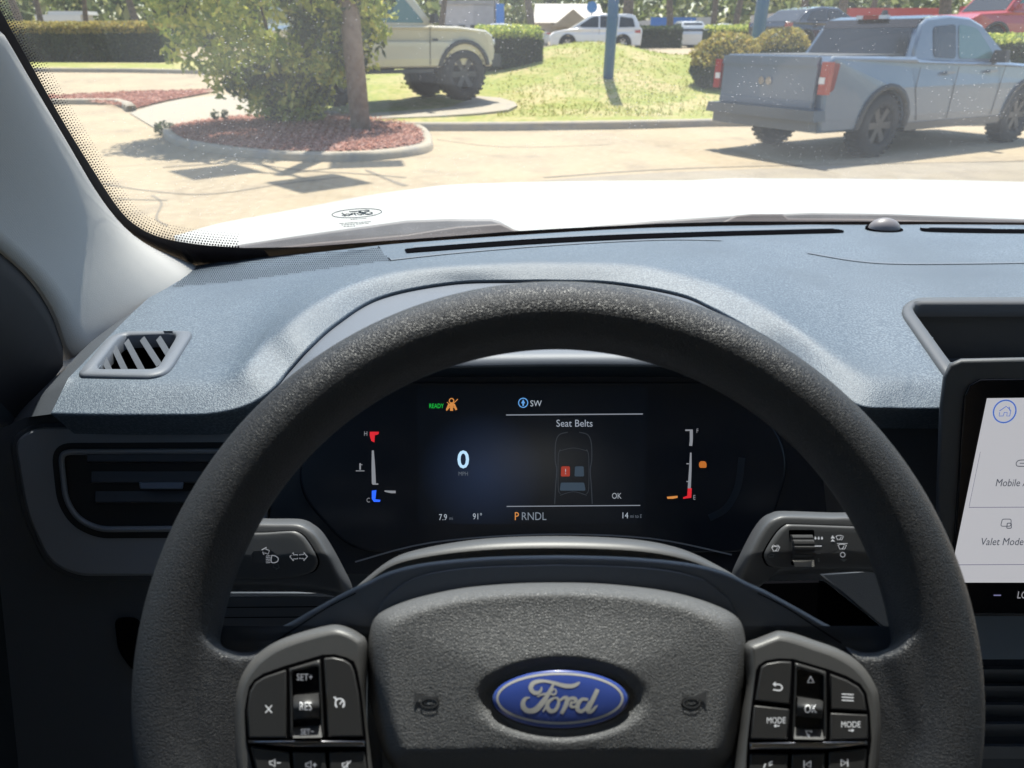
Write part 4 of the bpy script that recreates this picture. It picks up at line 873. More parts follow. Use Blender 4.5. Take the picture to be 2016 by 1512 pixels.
# joints and cracks
s = MB()
def flat(pts, w_, z=.004, mi=0, sm=True):
    P = cr([(p.x, p.y) for p in pts], 6) if sm and len(pts) > 2 else [(p.x, p.y) for p in pts]
    A, B = [], []
    for i in range(len(P)):
        a, b = P[max(0, i-1)], P[min(len(P)-1, i+1)]; dd = Vector((b[0]-a[0], b[1]-a[1])).normalized(); ww = w_*(.6+.8*abs(noise.noise(Vector((P[i][0]*3, P[i][1]*3, 1)))))
        A.append(Vector((P[i][0]-dd.y*ww, P[i][1]+dd.x*ww, z+zt(*P[i])))); B.append(Vector((P[i][0]+dd.y*ww, P[i][1]-dd.x*ww, z+zt(*P[i]))))
    s.loft([A, B], mi, False)
flat([G(200, 362), G(310, 378), G(420, 382), G(560, 362), G(680, 348)], .022); flat([G(230, 392), G(330, 395)], .018)
flat([G(300, 385), G(318, 400), G(308, 430), G(330, 445)], .015); flat([G(320, 330), G(470, 322), G(600, 336), G(700, 342), G(800, 350)], .03)
flat([G(720, 335), G(780, 360), G(800, 366)], .03); flat([G(1070, 350), G(1400, 330), G(2016, 318)], .03); flat([G(860, 275), G(1000, 290), G(1200, 285)], .015)
s.build('pavement_joint', mat('joint_dark', (.20, .165, .12), .9), None, kind='structure')
# asphalt patch in front
s = MB(); s.poly([G(u, v, .004) for u, v in [(1040, 358), (1130, 350), (1300, 340), (1500, 332), (1800, 322), (2400, 305), (2400, 420), (1040, 420)]]); s.build('road', mat('worn_asphalt', (.30, .25, .18), .9, var=[(3, (.24, .20, .15), .4, .7), (25, (.36, .30, .23), .5, .8)]), None, kind='structure')
# lawn
s = MB(); rows = []; lk = [(640, 238), (735, 239), (835, 240), (1000, 239.5), (1200, 237), (1420, 233), (1700, 230), (2016, 229), (2500, 229)]
lk3 = [G(u, v, .13) for u, v in resample(lk, 90)]
NYL = 40
for j in range(NYL+1):
    row = []
    for p in lk3:
        q = p.x/p.y; Y = p.y+(25.3-p.y)*j/NYL; X = q*Y; row.append(Vector((X, Y, max(zlawn(X, Y), .128) if j else .128)))
    rows.append(row)
s.loft(rows, 0, True); LAWN = BVHTree.FromPolygons([tuple(a) for a in s.v], s.f); s.build('lawn', M['lawn'], None, kind='structure')
s = MB(); rng = random.Random(3)
for i in range(26000):
    j = rng.random()**1.3; p = lk3[rng.randrange(8, len(lk3))]; q = p.x/p.y+rng.uniform(-.01, .01); Y = p.y+.05+(25-p.y)*j; X = q*Y
    if X < -.3 and Y < 17.5: continue
    if noise.noise(Vector((X*.7, Y*.7, 4))) < -.12 and rng.random() < .6: continue
    z = zlawn(X, Y); h = rng.uniform(.02, .06); a = rng.uniform(0, 6.28); w_ = .008+.0006*Y; l = rng.uniform(-.04, .04)
    s.add([(X-w_*math.cos(a), Y-w_*math.sin(a), z-.01), (X+w_*math.cos(a), Y+w_*math.sin(a), z-.01), (X+l, Y+l*.6, z+h)], [(0, 1, 2)])
s.build('grass', M['blade'], None, fix=False, kind='stuff', label='sunlit green and straw coloured grass on the bank beyond the kerb', category='grass')
def kerb(name, pts, w_=.16, h=.13, z0=0):
    P = pts; A, B, C_, D_, E_ = [], [], [], [], []
    for i in range(len(P)):
        a, b = P[max(0, i-1)], P[min(len(P)-1, i+1)]; dd = Vector((b.x-a.x, b.y-a.y)).normalized(); n_ = Vector((-dd.y, dd.x, 0))
        p = Vector((P[i].x, P[i].y, P[i].z)); A.append(p+Vector((0, 0, -.03))-n_*.01); B.append(p+Vector((0, 0, h-.03))); C_.append(p+Vector((0, 0, h))+n_*.03); D_.append(p+Vector((0, 0, h))+n_*w_); E_.append(p+Vector((0, 0, -.05))+n_*w_)
    s = MB(); s.loft([A, B, C_, D_, E_], 0, True); return s.build(name, M['kerb'], None, kind='structure')
kerb('kerb', [Vector((p.x, p.y-.16, 0)) for p in [G(u, v, .13) for u, v in resample([(770, 239.5)]+lk[2:], 60)]])
# kerb + lawn strip on the far left
def onT(u, v, dz=0): p = tg(u, v); p.z = zt(p.x, p.y)+dz; return p
kl = [onT(u, v) for u, v in [(-60, 142), (80, 142), (250, 143), (400, 146), (520, 152)]]
kerb('kerb', kl, .18, .14)
s = MB(); a = [p+Vector((0, .15, .13)) for p in kl]; b = [Vector((p.x*(38/p.y), 38, .50)) for p in kl]; s.loft([a, [x.lerp(y, .5)+Vector((0, 0, .05)) for x, y in zip(a, b)], b], 0, True); s.build('lawn', M['lawn'], None, kind='structure')
# far mulch island with rounded kerb nose
s = MB(); mp = [onT(u, v, .03) for u, v in [(60, 196), (250, 187), (425, 182), (330, 200), (262, 217), (236, 212), (222, 203), (60, 203)]]; s.poly(mp); s.build('mulch_bed', M['mulch'], None, kind='structure')
kerb('kerb', [onT(u, v) for u, v in [(40, 207), (150, 206), (222, 206), (240, 212), (250, 221), (262, 219)]], .2, .12)
# raised concrete display pad
s = MB(); pp = [(255, 222, .02), (300, 207, .05), (360, 194, .08), (450, 186, .12), (560, 181, .17), (735, 179, .24), (900, 186, .30), (985, 192, .28), (1012, 200, .25), (1019, 207, .22), (1000, 216, .19), (940, 223, .17), (850, 229, .15), (740, 233, .14), (560, 236, .12), (420, 246, .08), (326, 264, .02)]
tp = [G(u, v, z) for u, v, z in pp]
s.poly(tp, 0); s.loft([tp, [p+Vector((0, 0, -.22)) for p in tp]], 0, False, True); s.build('display_pad', M['kerb'], None, kind='structure')
# near planting island
isl = [(845, 300), (780, 312), (700, 318), (600, 318), (500, 312), (420, 302), (350, 288), (322, 270), (335, 258), (400, 246), (480, 238), (580, 234), (700, 236), (790, 246), (838, 262), (852, 282)]
ip = cr(isl, 5, True); i3 = [G(u, v, 0) for u, v in ip]
cen = sum(i3, Vector())/len(i3)
s = MB(); L = lambda k, z: [Vector((cen.x+(p.x-cen.x)*k, cen.y+(p.y-cen.y)*k, z)) for p in i3]
s.loft([L(1.0, -.02), L(.998, .075), L(.985, .105), L(.93, .105), L(.925, .02)], 0, True, True); s.build('kerb', M['kerb'], None, kind='structure')
s = MB(); rr = []
for k in (.928, .85, .7, .5, .3, .12): rr.append([p+Vector((0, 0, .02*noise.noise(p*3))) for p in L(k, .095+.12*(1-k))])
s.loft(rr, 0, True, True); s.poly(rr[-1]); s.build('mulch_bed', M['mulch'], None, kind='structure')
s = MB(); rng = random.Random(5)
for i in range(9000):
    k = math.sqrt(rng.random())*.93; p = i3[rng.randrange(len(i3))]; p2 = i3[rng.randrange(len(i3))]; x = cen.x+(p.x-cen.x)*k+rng.uniform(-.1, .1)*(.93-k)*4; y = cen.y+(p.y-cen.y)*k
    z = .10+.12*(1-k)+rng.uniform(0, .015); a = rng.uniform(0, 3.14); l, w_ = rng.uniform(.02, .05), rng.uniform(.006, .015); t = rng.uniform(-.6, .6)
    dx, dy = l*math.cos(a), l*math.sin(a); ex, ey = -w_*math.sin(a), w_*math.cos(a)
    s.add([(x-dx-ex, y-dy-ey, z-t*l), (x+dx-ex, y+dy-ey, z+t*l), (x+dx+ex, y+dy+ey, z+t*l+.006), (x-dx+ex, y-dy+ey, z-t*l+.006)], [(0, 1, 2, 3)])
mt_ = [onT(u, v, .04) for u, v in [(60, 196), (250, 187), (425, 182), (330, 200), (262, 217), (236, 212)]]
for i in range(5000):
    a_, b_, c_ = rng.choice(((0, 1, 5), (1, 5, 4), (1, 4, 3), (1, 2, 3))); q1, q2 = rng.random(), rng.random()
    if q1+q2 > 1: q1, q2 = 1-q1, 1-q2
    p = mt_[a_]+(mt_[b_]-mt_[a_])*q1+(mt_[c_]-mt_[a_])*q2; a = rng.uniform(0, 3.14); l = rng.uniform(.03, .08); h_ = rng.uniform(0, .05)
    s.add([p+Vector((-l*math.cos(a), -l*math.sin(a), h_)), p+Vector((l*math.cos(a), l*math.sin(a), h_+.02)), p+Vector((-.3*l*math.sin(a), .3*l*math.cos(a), h_+.03))], [(0, 1, 2)])
s.build('mulch', M['chip'], None, fix=False, kind='stuff', label='red brown bark mulch covering the near planting island and the bed beyond it', category='mulch')

# ---------------------------------------------------------------- foliage
def leaves(s, c, r, n, size, rng, mi=0, shell=.55, flatb=-1):
    c = Vector(c)
    for i in range(n):
        while 1:
            d_ = Vector((rng.uniform(-1, 1), rng.uniform(-1, 1), rng.uniform(-1, 1)))
            if shell**2 < d_.length_squared < 1: break
        if d_.z < flatb: d_.z = flatb*rng.random()
        p = c+Vector((d_.x*r[0], d_.y*r[1], d_.z*r[2]))
        leaf(s, p, size*rng.uniform(.6, 1.35), rng, mi)
def leaf(s, p, sz, rng, mi=0):
    a = Vector((rng.gauss(0, 1), rng.gauss(0, 1), rng.gauss(0, 1))).normalized(); b = a.cross(Vector((rng.gauss(0, 1), rng.gauss(0, 1), rng.gauss(0, 1)))).normalized()
    s.add([p-a*sz, p+b*sz*.45, p+a*sz, p-b*sz*.45], [(0, 1, 2, 3)], mi)
def bush_from_profile(name, base, prof, n, size, label, cat, mats, seed, clump=.32, squash=1, lean=0, group=None):
    """prof: list of (height, radius)"""
    rng = random.Random(seed); s = MB(); t = thing(name, label, cat, base, 0, group)
    hs = prof[-1][0]
    def rad(h):
        for (a, ra), (b, rb) in zip(prof, prof[1:]):
            if h <= b: return ra+(rb-ra)*(h-a)/(b-a)
        return prof[-1][1]
    cl = []
    for k in range(int(n/60)):
        h = rng.uniform(prof[0][0], hs); r = rad(h)*math.sqrt(rng.uniform(.25, 1)); a = rng.uniform(0, 6.283)
        cl.append(Vector((r*math.cos(a)+lean*h, r*math.sin(a)*squash, h)))
    for c in cl:
        q = clump*rng.uniform(.6, 1.3); leaves(s, c, (q, q, q*.8), 60, size, rng, rng.choice([0, 0, 0, 0, 0, 1]) if len(mats) > 1 else 0, .2)
    s.build('crown', mats, t, fix=False)
    st = MB()
    for k in range(7):
        a = k*.9+.3; r = rad(hs*.5)*.6; st.tube([(0.05*math.cos(a), .05*math.sin(a), -.1), (r*.4*math.cos(a), r*.4*math.sin(a), hs*.25), (r*math.cos(a), r*math.sin(a), hs*.6)], [.04, .028, .012], 6)
    st.build('stem', M['bark'], t); return t
bp = G(568, 243, .16)
bush_from_profile('shrub', bp, [(.12, .30), (.5, .62), (.9, 1.2), (1.3, 1.62), (1.9, 1.9), (2.5, 1.95), (3.2, 1.7), (3.9, .9)], 25000, .07, 'tall loose green shrub growing from the red mulch beside the brown light pole', 'shrub', [M['leafA'], M['leafD']], 11, .30)
rng = random.Random(2)
for k, (u, v) in enumerate([(325, 262), (425, 236), (445, 235)]):
    s = MB(); p = G(u, v+3, .12 if k else 0); leaves(s, (p.x, p.y, p.z+.10), (.16, .16, .12) if k == 0 else (.07, .07, .09), 260 if k == 0 else 90, .03, rng, 0, .1)
    s.build('weed', M['leafD'], None, fix=False, label=['grey green weed clump at the left tip of the planting island', 'small weed on the island rim, left of its pair', 'small weed on the island rim, right of its pair'][k], category='weed')
def hedge(name, p0, p1, depth, h, label, mats, n, seed, size=.06, topm=1, group=None):
    rng = random.Random(seed); p0, p1 = Vector(p0), Vector(p1); dd = (p1-p0); L_ = dd.length; dn = dd.normalized(); nn = Vector((-dn.y, dn.x, 0))
    s = MB(); q = MB(); A = [p0+nn*(-.5*depth+.12)+Vector((0, 0, -.05)), p1+nn*(-.5*depth+.12)+Vector((0, 0, -.05)), p1+nn*(.5*depth-.12)+Vector((0, 0, -.05)), p0+nn*(.5*depth-.12)+Vector((0, 0, -.05))]
    B = [a+Vector((0, 0, h-.12)) for a in A]; s.add(A+B, [(0, 1, 5, 4), (1, 2, 6, 5), (2, 3, 7, 6), (3, 0, 4, 7), (4, 5, 6, 7)], 0)
    for i in range(n):
        t = rng.random()*L_; f = rng.random()
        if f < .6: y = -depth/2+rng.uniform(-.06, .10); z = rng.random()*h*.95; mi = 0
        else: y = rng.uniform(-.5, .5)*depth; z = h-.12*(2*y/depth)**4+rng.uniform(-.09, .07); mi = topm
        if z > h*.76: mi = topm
        leaf(s, p0+dn*t+nn*y+Vector((0, 0, z+.05*noise.noise(Vector((t*1.5, seed, 0))))), size*rng.uniform(.6, 1.4), rng, mi)
    kw = dict(label=label, category='hedge')
    if group: kw['group'] = group
    s.build(name, mats, None, fix=False, **kw)
hL = Vector((-1100/1400*31.5, 34.5, .40)); hR = Vector((-655/1400*31.5, 34.0, .42))
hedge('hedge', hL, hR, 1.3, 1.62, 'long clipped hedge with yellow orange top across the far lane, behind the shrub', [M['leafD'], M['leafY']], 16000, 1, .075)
def Yp(u, Y, z): return Vector(((u-1008)/F0*(Y*math.cos(PITCH)+(CAMH-z)*math.sin(PITCH)), Y, z))
z1 = zlawn(Yp(1000, 20.5, .5).x, 20.5)
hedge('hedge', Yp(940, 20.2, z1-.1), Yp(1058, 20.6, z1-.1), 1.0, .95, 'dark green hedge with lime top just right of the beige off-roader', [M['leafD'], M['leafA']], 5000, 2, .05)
hedge('hedge', Yp(1252, 47, .93), Yp(1336, 47, .93), 1.5, 1.15, 'dark square hedge behind the white estate car, right of the blue post', [M['leafD'], M['leafD']], 2200, 3, .09)
hedge('hedge', Yp(1385, 40, .93), Yp(1560, 40, .93), 1.4, 1.08, 'dark hedge with lime top behind the round shrubs', [M['leafD'], M['leafA']], 3600, 4, .08)
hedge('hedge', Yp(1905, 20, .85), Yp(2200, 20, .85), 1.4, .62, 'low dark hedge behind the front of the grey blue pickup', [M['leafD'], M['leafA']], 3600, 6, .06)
def ball(name, p, r, label, seed, n):
    rng = random.Random(seed); s = MB(); c = Vector(p)+Vector((0, 0, r[2]*.78)); rws = []
    for i in range(9):
        a = -1.2+2.7*i/8; rws.append([c+Vector((r[0]*.86*math.cos(a)*math.cos(t*.5236), r[1]*.86*math.cos(a)*math.sin(t*.5236), r[2]*.86*math.sin(a))) for t in range(12)])
    s.loft(rws, 0, True, True)
    for i in range(n):
        d_ = Vector((rng.gauss(0, 1), rng.gauss(0, 1), rng.gauss(0, 1))).normalized()
        if d_.z < -.75: continue
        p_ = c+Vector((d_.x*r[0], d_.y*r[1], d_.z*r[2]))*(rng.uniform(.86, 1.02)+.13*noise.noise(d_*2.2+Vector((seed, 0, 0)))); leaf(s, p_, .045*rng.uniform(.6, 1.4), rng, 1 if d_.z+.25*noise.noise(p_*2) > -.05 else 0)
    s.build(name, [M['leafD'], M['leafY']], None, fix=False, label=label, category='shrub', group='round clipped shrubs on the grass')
def lawnp(u, Y): p = Yp(u, Y, .5); p = Yp(u, Y, zlawn(p.x, Y)); return p
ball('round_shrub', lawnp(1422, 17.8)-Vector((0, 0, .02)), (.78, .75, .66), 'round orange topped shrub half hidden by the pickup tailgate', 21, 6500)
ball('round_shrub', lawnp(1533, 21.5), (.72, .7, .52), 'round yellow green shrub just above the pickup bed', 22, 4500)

def tree(u, Y, rtrunk, hcr, rcr, n, label, mats, seed, group='trees along the far road', size=.16, lean=0, squash=.75):
    rng = random.Random(seed); p = Yp(u, Y, .9); z = zt(p.x, Y); p = Yp(u, Y, z)
    t = thing('tree', label, 'tree', p, 0, group); s = MB()
    s.tube([(0, 0, -.2), (lean*.3, 0, hcr*.4), (lean, .1, hcr*.9), (lean*1.2, .1, hcr+rcr*.5)], [rtrunk*1.25, rtrunk, rtrunk*.8, rtrunk*.3], 8)
    for k in range(4):
        a = k*1.6+rng.random(); s.tube([(lean*.9, .08, hcr*.8), (lean+rcr*.45*math.cos(a), rcr*.45*math.sin(a), hcr+rcr*.1), (lean+rcr*.8*math.cos(a), rcr*.8*math.sin(a), hcr+rcr*.45)], [rtrunk*.5, rtrunk*.35, rtrunk*.12], 6)
    s.build('trunk', M['bark'], t)
    s = MB()
    for k in range(max(6, n//90)):
        a = rng.uniform(0, 6.283); q = math.sqrt(rng.random()); h = rng.uniform(-.75, .9); rr_ = rcr*q*math.sqrt(max(.1, 1-h*h)); c = (lean+rr_*math.cos(a), rr_*math.sin(a), hcr+rcr*.45+h*rcr*squash)
        cq = rcr*rng.uniform(.16, .32); leaves(s, c, (cq, cq, cq*.7), 90, size, rng, rng.choice((0, 0, 1)), .1)
    s.build('crown', mats, t, fix=False)
fm = [M['leafF'], M['leafD']]; fa = [M['leafF'], M['leafA']]
TR = [(60, 47, .22, 4.2, 3.4, 'thin trunked tree behind the left end of the hedge'), (98, 44, .16, 3.9, 2.6, 'tree with slender dark trunk in front of the motorhome tail'),
 (180, 44, .14, 4.0, 2.8, 'tree with slanting thin trunk before the motorhome cab'), (287, 42, .20, 3.9, 3.0, 'tree with rough dark trunk just left of the tall shrub'),
 (720, 60, .2, 4.5, 4, 'tree behind the brown light pole'), (868, 40, .15, 3.3, 2.1, 'small leafy tree above the off-roader bonnet'),
 (1050, 33, .15, 3.0, 2.0, 'drooping tree with dark trunk beside the dark hedge'), (1232, 46, .30, 5.0, 3.0, 'thick brown trunk tree right behind the first blue post'),
 (1195, 52, .22, 3.8, 2.6, 'tree left of the first blue post in front of the gabled house'), (1318, 58, .25, 4.4, 4.0, 'broad tree over the blue shop front'),
 (1400, 64, .25, 4.4, 4.6, 'broad pale tree between the two blue posts'), (1440, 50, .2, 4.4, 3.2, 'tree just left of the second blue post'), (1577, 62, .3, 5.2, 3.6, 'tree with bare pale trunk left of the red shop'),
 (1645, 46, .26, 5.6, 3.0, 'bare pale trunk rising over the pickup roof'), (1700, 60, .24, 5.2, 3.8, 'tree behind the pickup cab'), (1850, 40, .3, 3.5, 3.2, 'dark dense tree left of the red truck'), (1975, 55, .2, 4.0, 4.0, 'tree behind the red truck')]
for k, (u, Y, rt, hc, rc, lb) in enumerate(TR): tree(u, Y, rt, hc, rc, 2600, lb, fa if k % 3 == 0 else fm, 40+k, lean=.4*((k % 3)-1), size=.13)
s = MB(); rng = random.Random(9)
for i in range(32000):
    q = rng.uniform(-1.05, 1.05); Y = rng.uniform(80, 105); h = rng.random()**.9*(9+2.5*noise.noise(Vector((q*14, 1, 0)))); leaf(s, Vector((q*Y, Y, .6+h)), rng.uniform(.35, .9), rng, rng.choice((0, 0, 1)))
s.build('wood', fm, None, fix=False, kind='stuff', label='hazy mass of far green trees behind the shops', category='wood')

# ---------------------------------------------------------------- light pole, posts
t = thing('light_pole', 'thick brown wooden light pole standing in the red mulch of the planting island', 'light pole', G(711, 258, .14))
s = MB(); s.tube([(0, 0, -.1), (-.02, 0, 2), (-.06, 0, 7.0)], [.150, .140, .11], 20); s.build('pole', M['pole'], t)
H0 = 7.0; base = Vector(t.location)
def head_at(u, v): g_ = G(u, v); return g_+SUND*(H0/SUND.z)-base
arm_c = Vector((-.05, 0, 6.9)); hs = [head_at(430, 336), head_at(632, 358), head_at(455, 300), head_at(725, 322)]
for k, h in enumerate(hs):
    s = MB(); s.tube([arm_c, Vector((h.x, h.y, 6.95))], .035, 8); s.build('arm', M['pole'], t)
    s = MB(); sx, sy = ((.40, .40), (.42, .42), (.80, .42), (.45, .26))[k]; ra = (.75, .75, .35, .2)[k]; mt = Matrix.Rotation(ra, 3, 'Z'); nb = 8
    for i in range(nb):
        q = (i+.5)/nb*2-1; a_ = mt@Vector((q*sx, 0, 0)); b_ = mt@Vector((0, q*sy, 0))
        s.box((h.x+a_.x, h.y+a_.y, 7), (.80*2*sx/nb, 2*sy, .015), 0, ra); s.box((h.x+b_.x, h.y+b_.y, 7.018), (2*sx, .80*2*sy/nb, .015), 0, ra)
    o = s.build('lamp_head', M['trimb'], t)
def post(name, p, r, h, label, cat, m, top=0, group=None):
    s = MB(); s.tube([p-Vector((0, 0, .2)), p+Vector((top*.5, 0, h*.5)), p+Vector((top, 0, h))], r, 16); kw = dict(label=label, category=cat)
    if group: kw['group'] = group
    return s.build(name, m, None, **kw)
p = LAWN.ray_cast(CC, ray(1197, 153).normalized())[0]; post('blue_post', p, .125, 6, 'blue painted post standing in the middle of the grass', 'post', M['bluepost'], .12, 'blue painted posts')
p = lawnp(1486, 24); post('blue_post', p, .19, 7, 'blue painted post behind the round shrubs', 'post', M['bluepost'], .1, 'blue painted posts')

# ---------------------------------------------------------------- vehicles
def wheel_obj(t, x, y, R_, W_, side, rim, rz=0):
    s = MB(); c = Vector((x, y, R_)); n = 28
    prof = [(R_*.60, -.5), (R_*.66, -.56), (R_*.88, -.52), (R_*.97, -.40), (R_, -.2), (R_, .2), (R_*.97, .40), (R_*.88, .52), (R_*.66, .56), (R_*.60, .5)]
    mt = Matrix.Rotation(rz, 3, 'Z')
    P = lambda r, yy, a: c+mt@Vector((r*math.cos(a), yy*W_, r*math.sin(a)))
    s.loft([[P(r, yy, 2*math.pi*k/n) for k in range(n)] for r, yy in prof], 0, True, True)
    for k in range(28):
        a = 2*math.pi*k/28; a2 = a+.11
        s.add([P(R_*1.0, -.48, a), P(R_*1.0, .48, a), P(R_*1.0, .48, a2), P(R_*1.0, -.48, a2), P(R_*1.022, -.46, a), P(R_*1.022, .46, a), P(R_*1.022, .46, a2), P(R_*1.022, -.46, a2)], [(4, 5, 6, 7), (0, 1, 5, 4), (2, 3, 7, 6), (1, 2, 6, 5), (3, 0, 4, 7)], 0)
    w_ = s.build('wheel', M['tyre'], t)
    s = MB(); o = side*.42
    s.loft([[P(r, yy, 2*math.pi*k/n) for k in range(n)] for r, yy in ((R_*.62, side*.50), (R_*.60, side*.40), (R_*.56, side*.22))], 0, True, True)
    s.add([P(R_*.57, side*.1, 2*math.pi*k/n) for k in range(n)], [list(range(n))], 1)
    for k in range(6):
        a = k*math.pi/3; 
        s.add([P(R_*.1, side*.36, a-1.0), P(R_*.1, side*.36, a+1.0), P(R_*.58, side*.42, a+.2), P(R_*.58, side*.42, a-.2)], [(0, 1, 2, 3)], 0)
    s.add([P(R_*.15, side*.38, 2*math.pi*k/12) for k in range(12)], [list(range(12))], 0)
    s.build('rim', [rim, M['black']], w_)
def arc(xc, R_, zb, n=10, grow=1.12):
    r = R_*grow; a0 = math.asin(max(-1, min(1, (zb-R_)/r))); return [(xc+r*math.cos(a), R_+r*math.sin(a)) for a in [a0+(math.pi-2*a0)*k/n for k in range(n+1)]]
def vehicle(name, label, cat, loc, rz, paint, L_, W_, body, cab, wins, xf, xr, R_, rimm, zb=.28, TW=.23, belt=1.0, roofin=.2, glass=None, lights=None, glassF=None, glassR=None, group=None, clad=None, steer=0, farwheels=True, sc=1):
    """body: top outline from rear to front [(x, z)], cab: outline; wins: list of (name, poly)"""
    t = thing(name, label, cat, loc, rz, group); t.scale = (sc,)*3
    glass = glass or M['winD']
    hw = lambda x, z: W_/2*(1-.09*(abs(x)/(L_/2))**5)-.05*max(0, zb+.12-z)/.12*.5-.04*max(0, z-belt+.12)
    poly = list(body)+[(body[-1][0]-.02, zb)]+arc(xf, R_, zb)+arc(xr, R_, zb)+[(body[0][0]+.02, zb)]
    pi = inset(poly, .035)
    s = MB(); n = len(poly)
    A = [Vector((x, hw(x, z)-.035, z)) for x, z in poly]; B = [Vector((x, hw(x, z), z)) for x, z in pi]
    Am = [Vector((p.x, -p.y, p.z)) for p in A]; Bm = [Vector((p.x, -p.y, p.z)) for p in B]
    s.loft([Am, A], 0, False, True)
    s.loft([A, B], 0, True, True); s.loft([Bm, Am], 0, True, True); s.add(B, [list(range(n))]); s.add(Bm, [list(range(n))[::-1]])
    s.build('body', paint, t)
    s = MB(); 
    for xx in (xf, xr): s.box((xx, 0, (zb+.02+R_*1.95)/2), (R_*2.2, W_-.62, R_*1.95-zb-.02))
    s.box(((xf+xr)/2, 0, zb+.08), (abs(xf-xr), W_-.4, .2)); 
    for xx in (xf, xr): s.tube([(xx, -W_/2+.2, R_), (xx, W_/2-.2, R_)], .06, 8)
    s.build('underbody', M['black'], t)
    cy = lambda z: W_/2-.055-(roofin)*ss(0, 1, 1)*(max(0, z-belt)/max(.01, max(p[1] for p in cab)-belt))
    A = [Vector((x, cy(z)-.03, z)) for x, z in cab]; ci = inset(cab, .03); B = [Vector((x, cy(z), z)) for x, z in ci]
    s = MB(); Am = [Vector((p.x, -p.y, p.z)) for p in A]; Bm = [Vector((p.x, -p.y, p.z)) for p in B]; n = len(cab)
    s.loft([Am, A], 0, False, True); s.loft([A, B], 0, True, True); s.loft([Bm, Am], 0, True, True); s.add(B, [list(range(n))]); s.add(Bm, [list(range(n))[::-1]])
    s.build('cab', paint, t)
    for wp in wins:
        for sg in (1, -1):
            gm = glass if len(wp) < 2 or not isinstance(wp[1], bpy.types.Material) else wp[1]
            pts = wp[0] if gm is not glass or isinstance(wp[1] if len(wp) > 1 else None, bpy.types.Material) else (wp[0] if isinstance(wp[0], list) else wp)
            rp = rounded(pts, .06, 3)
            s = MB(); s.add([Vector((x, sg*(cy(z)+.008), z)) for x, z in rp], [list(range(len(rp)))]); s.build('window', gm, t)
    def cross(p, q, nm, m, ins=.10, off=.012, zc=None):
        d_ = Vector((q[0]-p[0], 0, q[1]-p[1])); nn = Vector((-d_.z, 0, d_.x)).normalized()
        cxm = sum(a[0] for a in cab)/len(cab)
        if nn.x*(p[0]-cxm) < 0: nn = -nn
        a_, b_ = .08, .92
        pts = []
        for tt, sg in ((a_, -1), (a_, 1), (b_, 1), (b_, -1)):
            x, z = p[0]+(q[0]-p[0])*tt, p[1]+(q[1]-p[1])*tt; pts.append(Vector((x, sg*(cy(z)-ins), z))+nn*off)
        s = MB(); s.add(pts, [(0, 1, 2, 3)]); s.build(nm, m, t)
    if glassF: cross(*glassF, 'windscreen', glass)
    if glassR: cross(*glassR, 'rear_window', M['winD'])
    for sg in (1, -1):
        for xx in (xf, xr): wheel_obj(t, xx, sg*(W_/2-TW/2-.02), R_, TW, sg, rimm, steer if xx == xf else 0)
        # arch lips
        for xx in (xf, xr):
            s = MB(); ar_ = arc(xx, R_, zb+.02); ai = arc(xx, R_, zb+.02, grow=1.12); ao = arc(xx, R_, zb+.02, grow=1.28)
            s.loft([[Vector((x, sg*(hw(x, z)+.001-.03), z)) for x, z in ai], [Vector((x, sg*(hw(x, z)+.025), z)) for x, z in ai], [Vector((x, sg*(hw(x, z)+.022), z)) for x, z in ao], [Vector((x, sg*(hw(x, z)-.01), z)) for x, z in ao]], 0, True)
            s.build('arch_trim', clad or M['trimb'], t)
        # door gaps and mirror
        for (nm, pts, m, off) in (lights or []):
            s = MB(); rp = rounded(pts, .03, 2); s.add([Vector((x, sg*(hw(x, z)+off), z)) for x, z in rp], [list(range(len(rp)))])
            s.build(nm, m, t)
    return t
def gap(t, pts, hwf, w_=.008):
    for sg in (1, -1):
        s = MB(); A = []; B = []
        for i in range(len(pts)):
            a, b = pts[max(0, i-1)], pts[min(len(pts)-1, i+1)]; d_ = Vector((b[0]-a[0], b[1]-a[1])).normalized(); x, z = pts[i]
            A.append(Vector((x-d_.y*w_, sg*hwf(x, z), z+d_.x*w_))); B.append(Vector((x+d_.y*w_, sg*hwf(x, z), z-d_.x*w_)))
        s.loft([A, B], 0, False); s.build('door_gap', M['plate'], t)
def mirror(t, x, y, z, m):
    for sg in (1, -1):
        s = MB(); s.box((x, sg*(y+.10), z), (.10, .20, .15), taper=.2); s.box((x-.0, sg*y, z-.06), (.06, .1, .05)); s.build('mirror', m, t)
# ---- the grey blue pickup: local x from rear bumper 0 forward, here shifted so the origin is the middle
PB = mat('grey_blue_paint', (.12, .165, .225), .30, coat=.8, var=(1.5, (.14, .185, .245), .4, .7))
yaw = R(29.3); sc = 1.02; off = 2.5
loc = Vector((3.277+math.cos(yaw)*off*sc, 9.875+math.sin(yaw)*off*sc, 0))
X = lambda x: x-off
body = [(X(.05), .50), (X(.03), 1.10), (X(.10), 1.19), (X(1.55), 1.17), (X(1.6), 1.14), (X(3.6), 1.08), (X(4.5), 1.03), (X(4.9), .90), (X(5.0), .72), (X(5.02), .45)]
cabp = [(X(1.50), 1.10), (X(1.72), 1.53), (X(1.84), 1.60), (X(2.3), 1.64), (X(2.75), 1.62), (X(3.05), 1.53), (X(3.75), 1.08)]
w1 = [(X(1.95), 1.16), (X(1.95), 1.51), (X(2.42), 1.54), (X(2.42), 1.14)]; w2 = [(X(2.48), 1.14), (X(2.48), 1.54), (X(2.88), 1.50), (X(3.35), 1.13)]
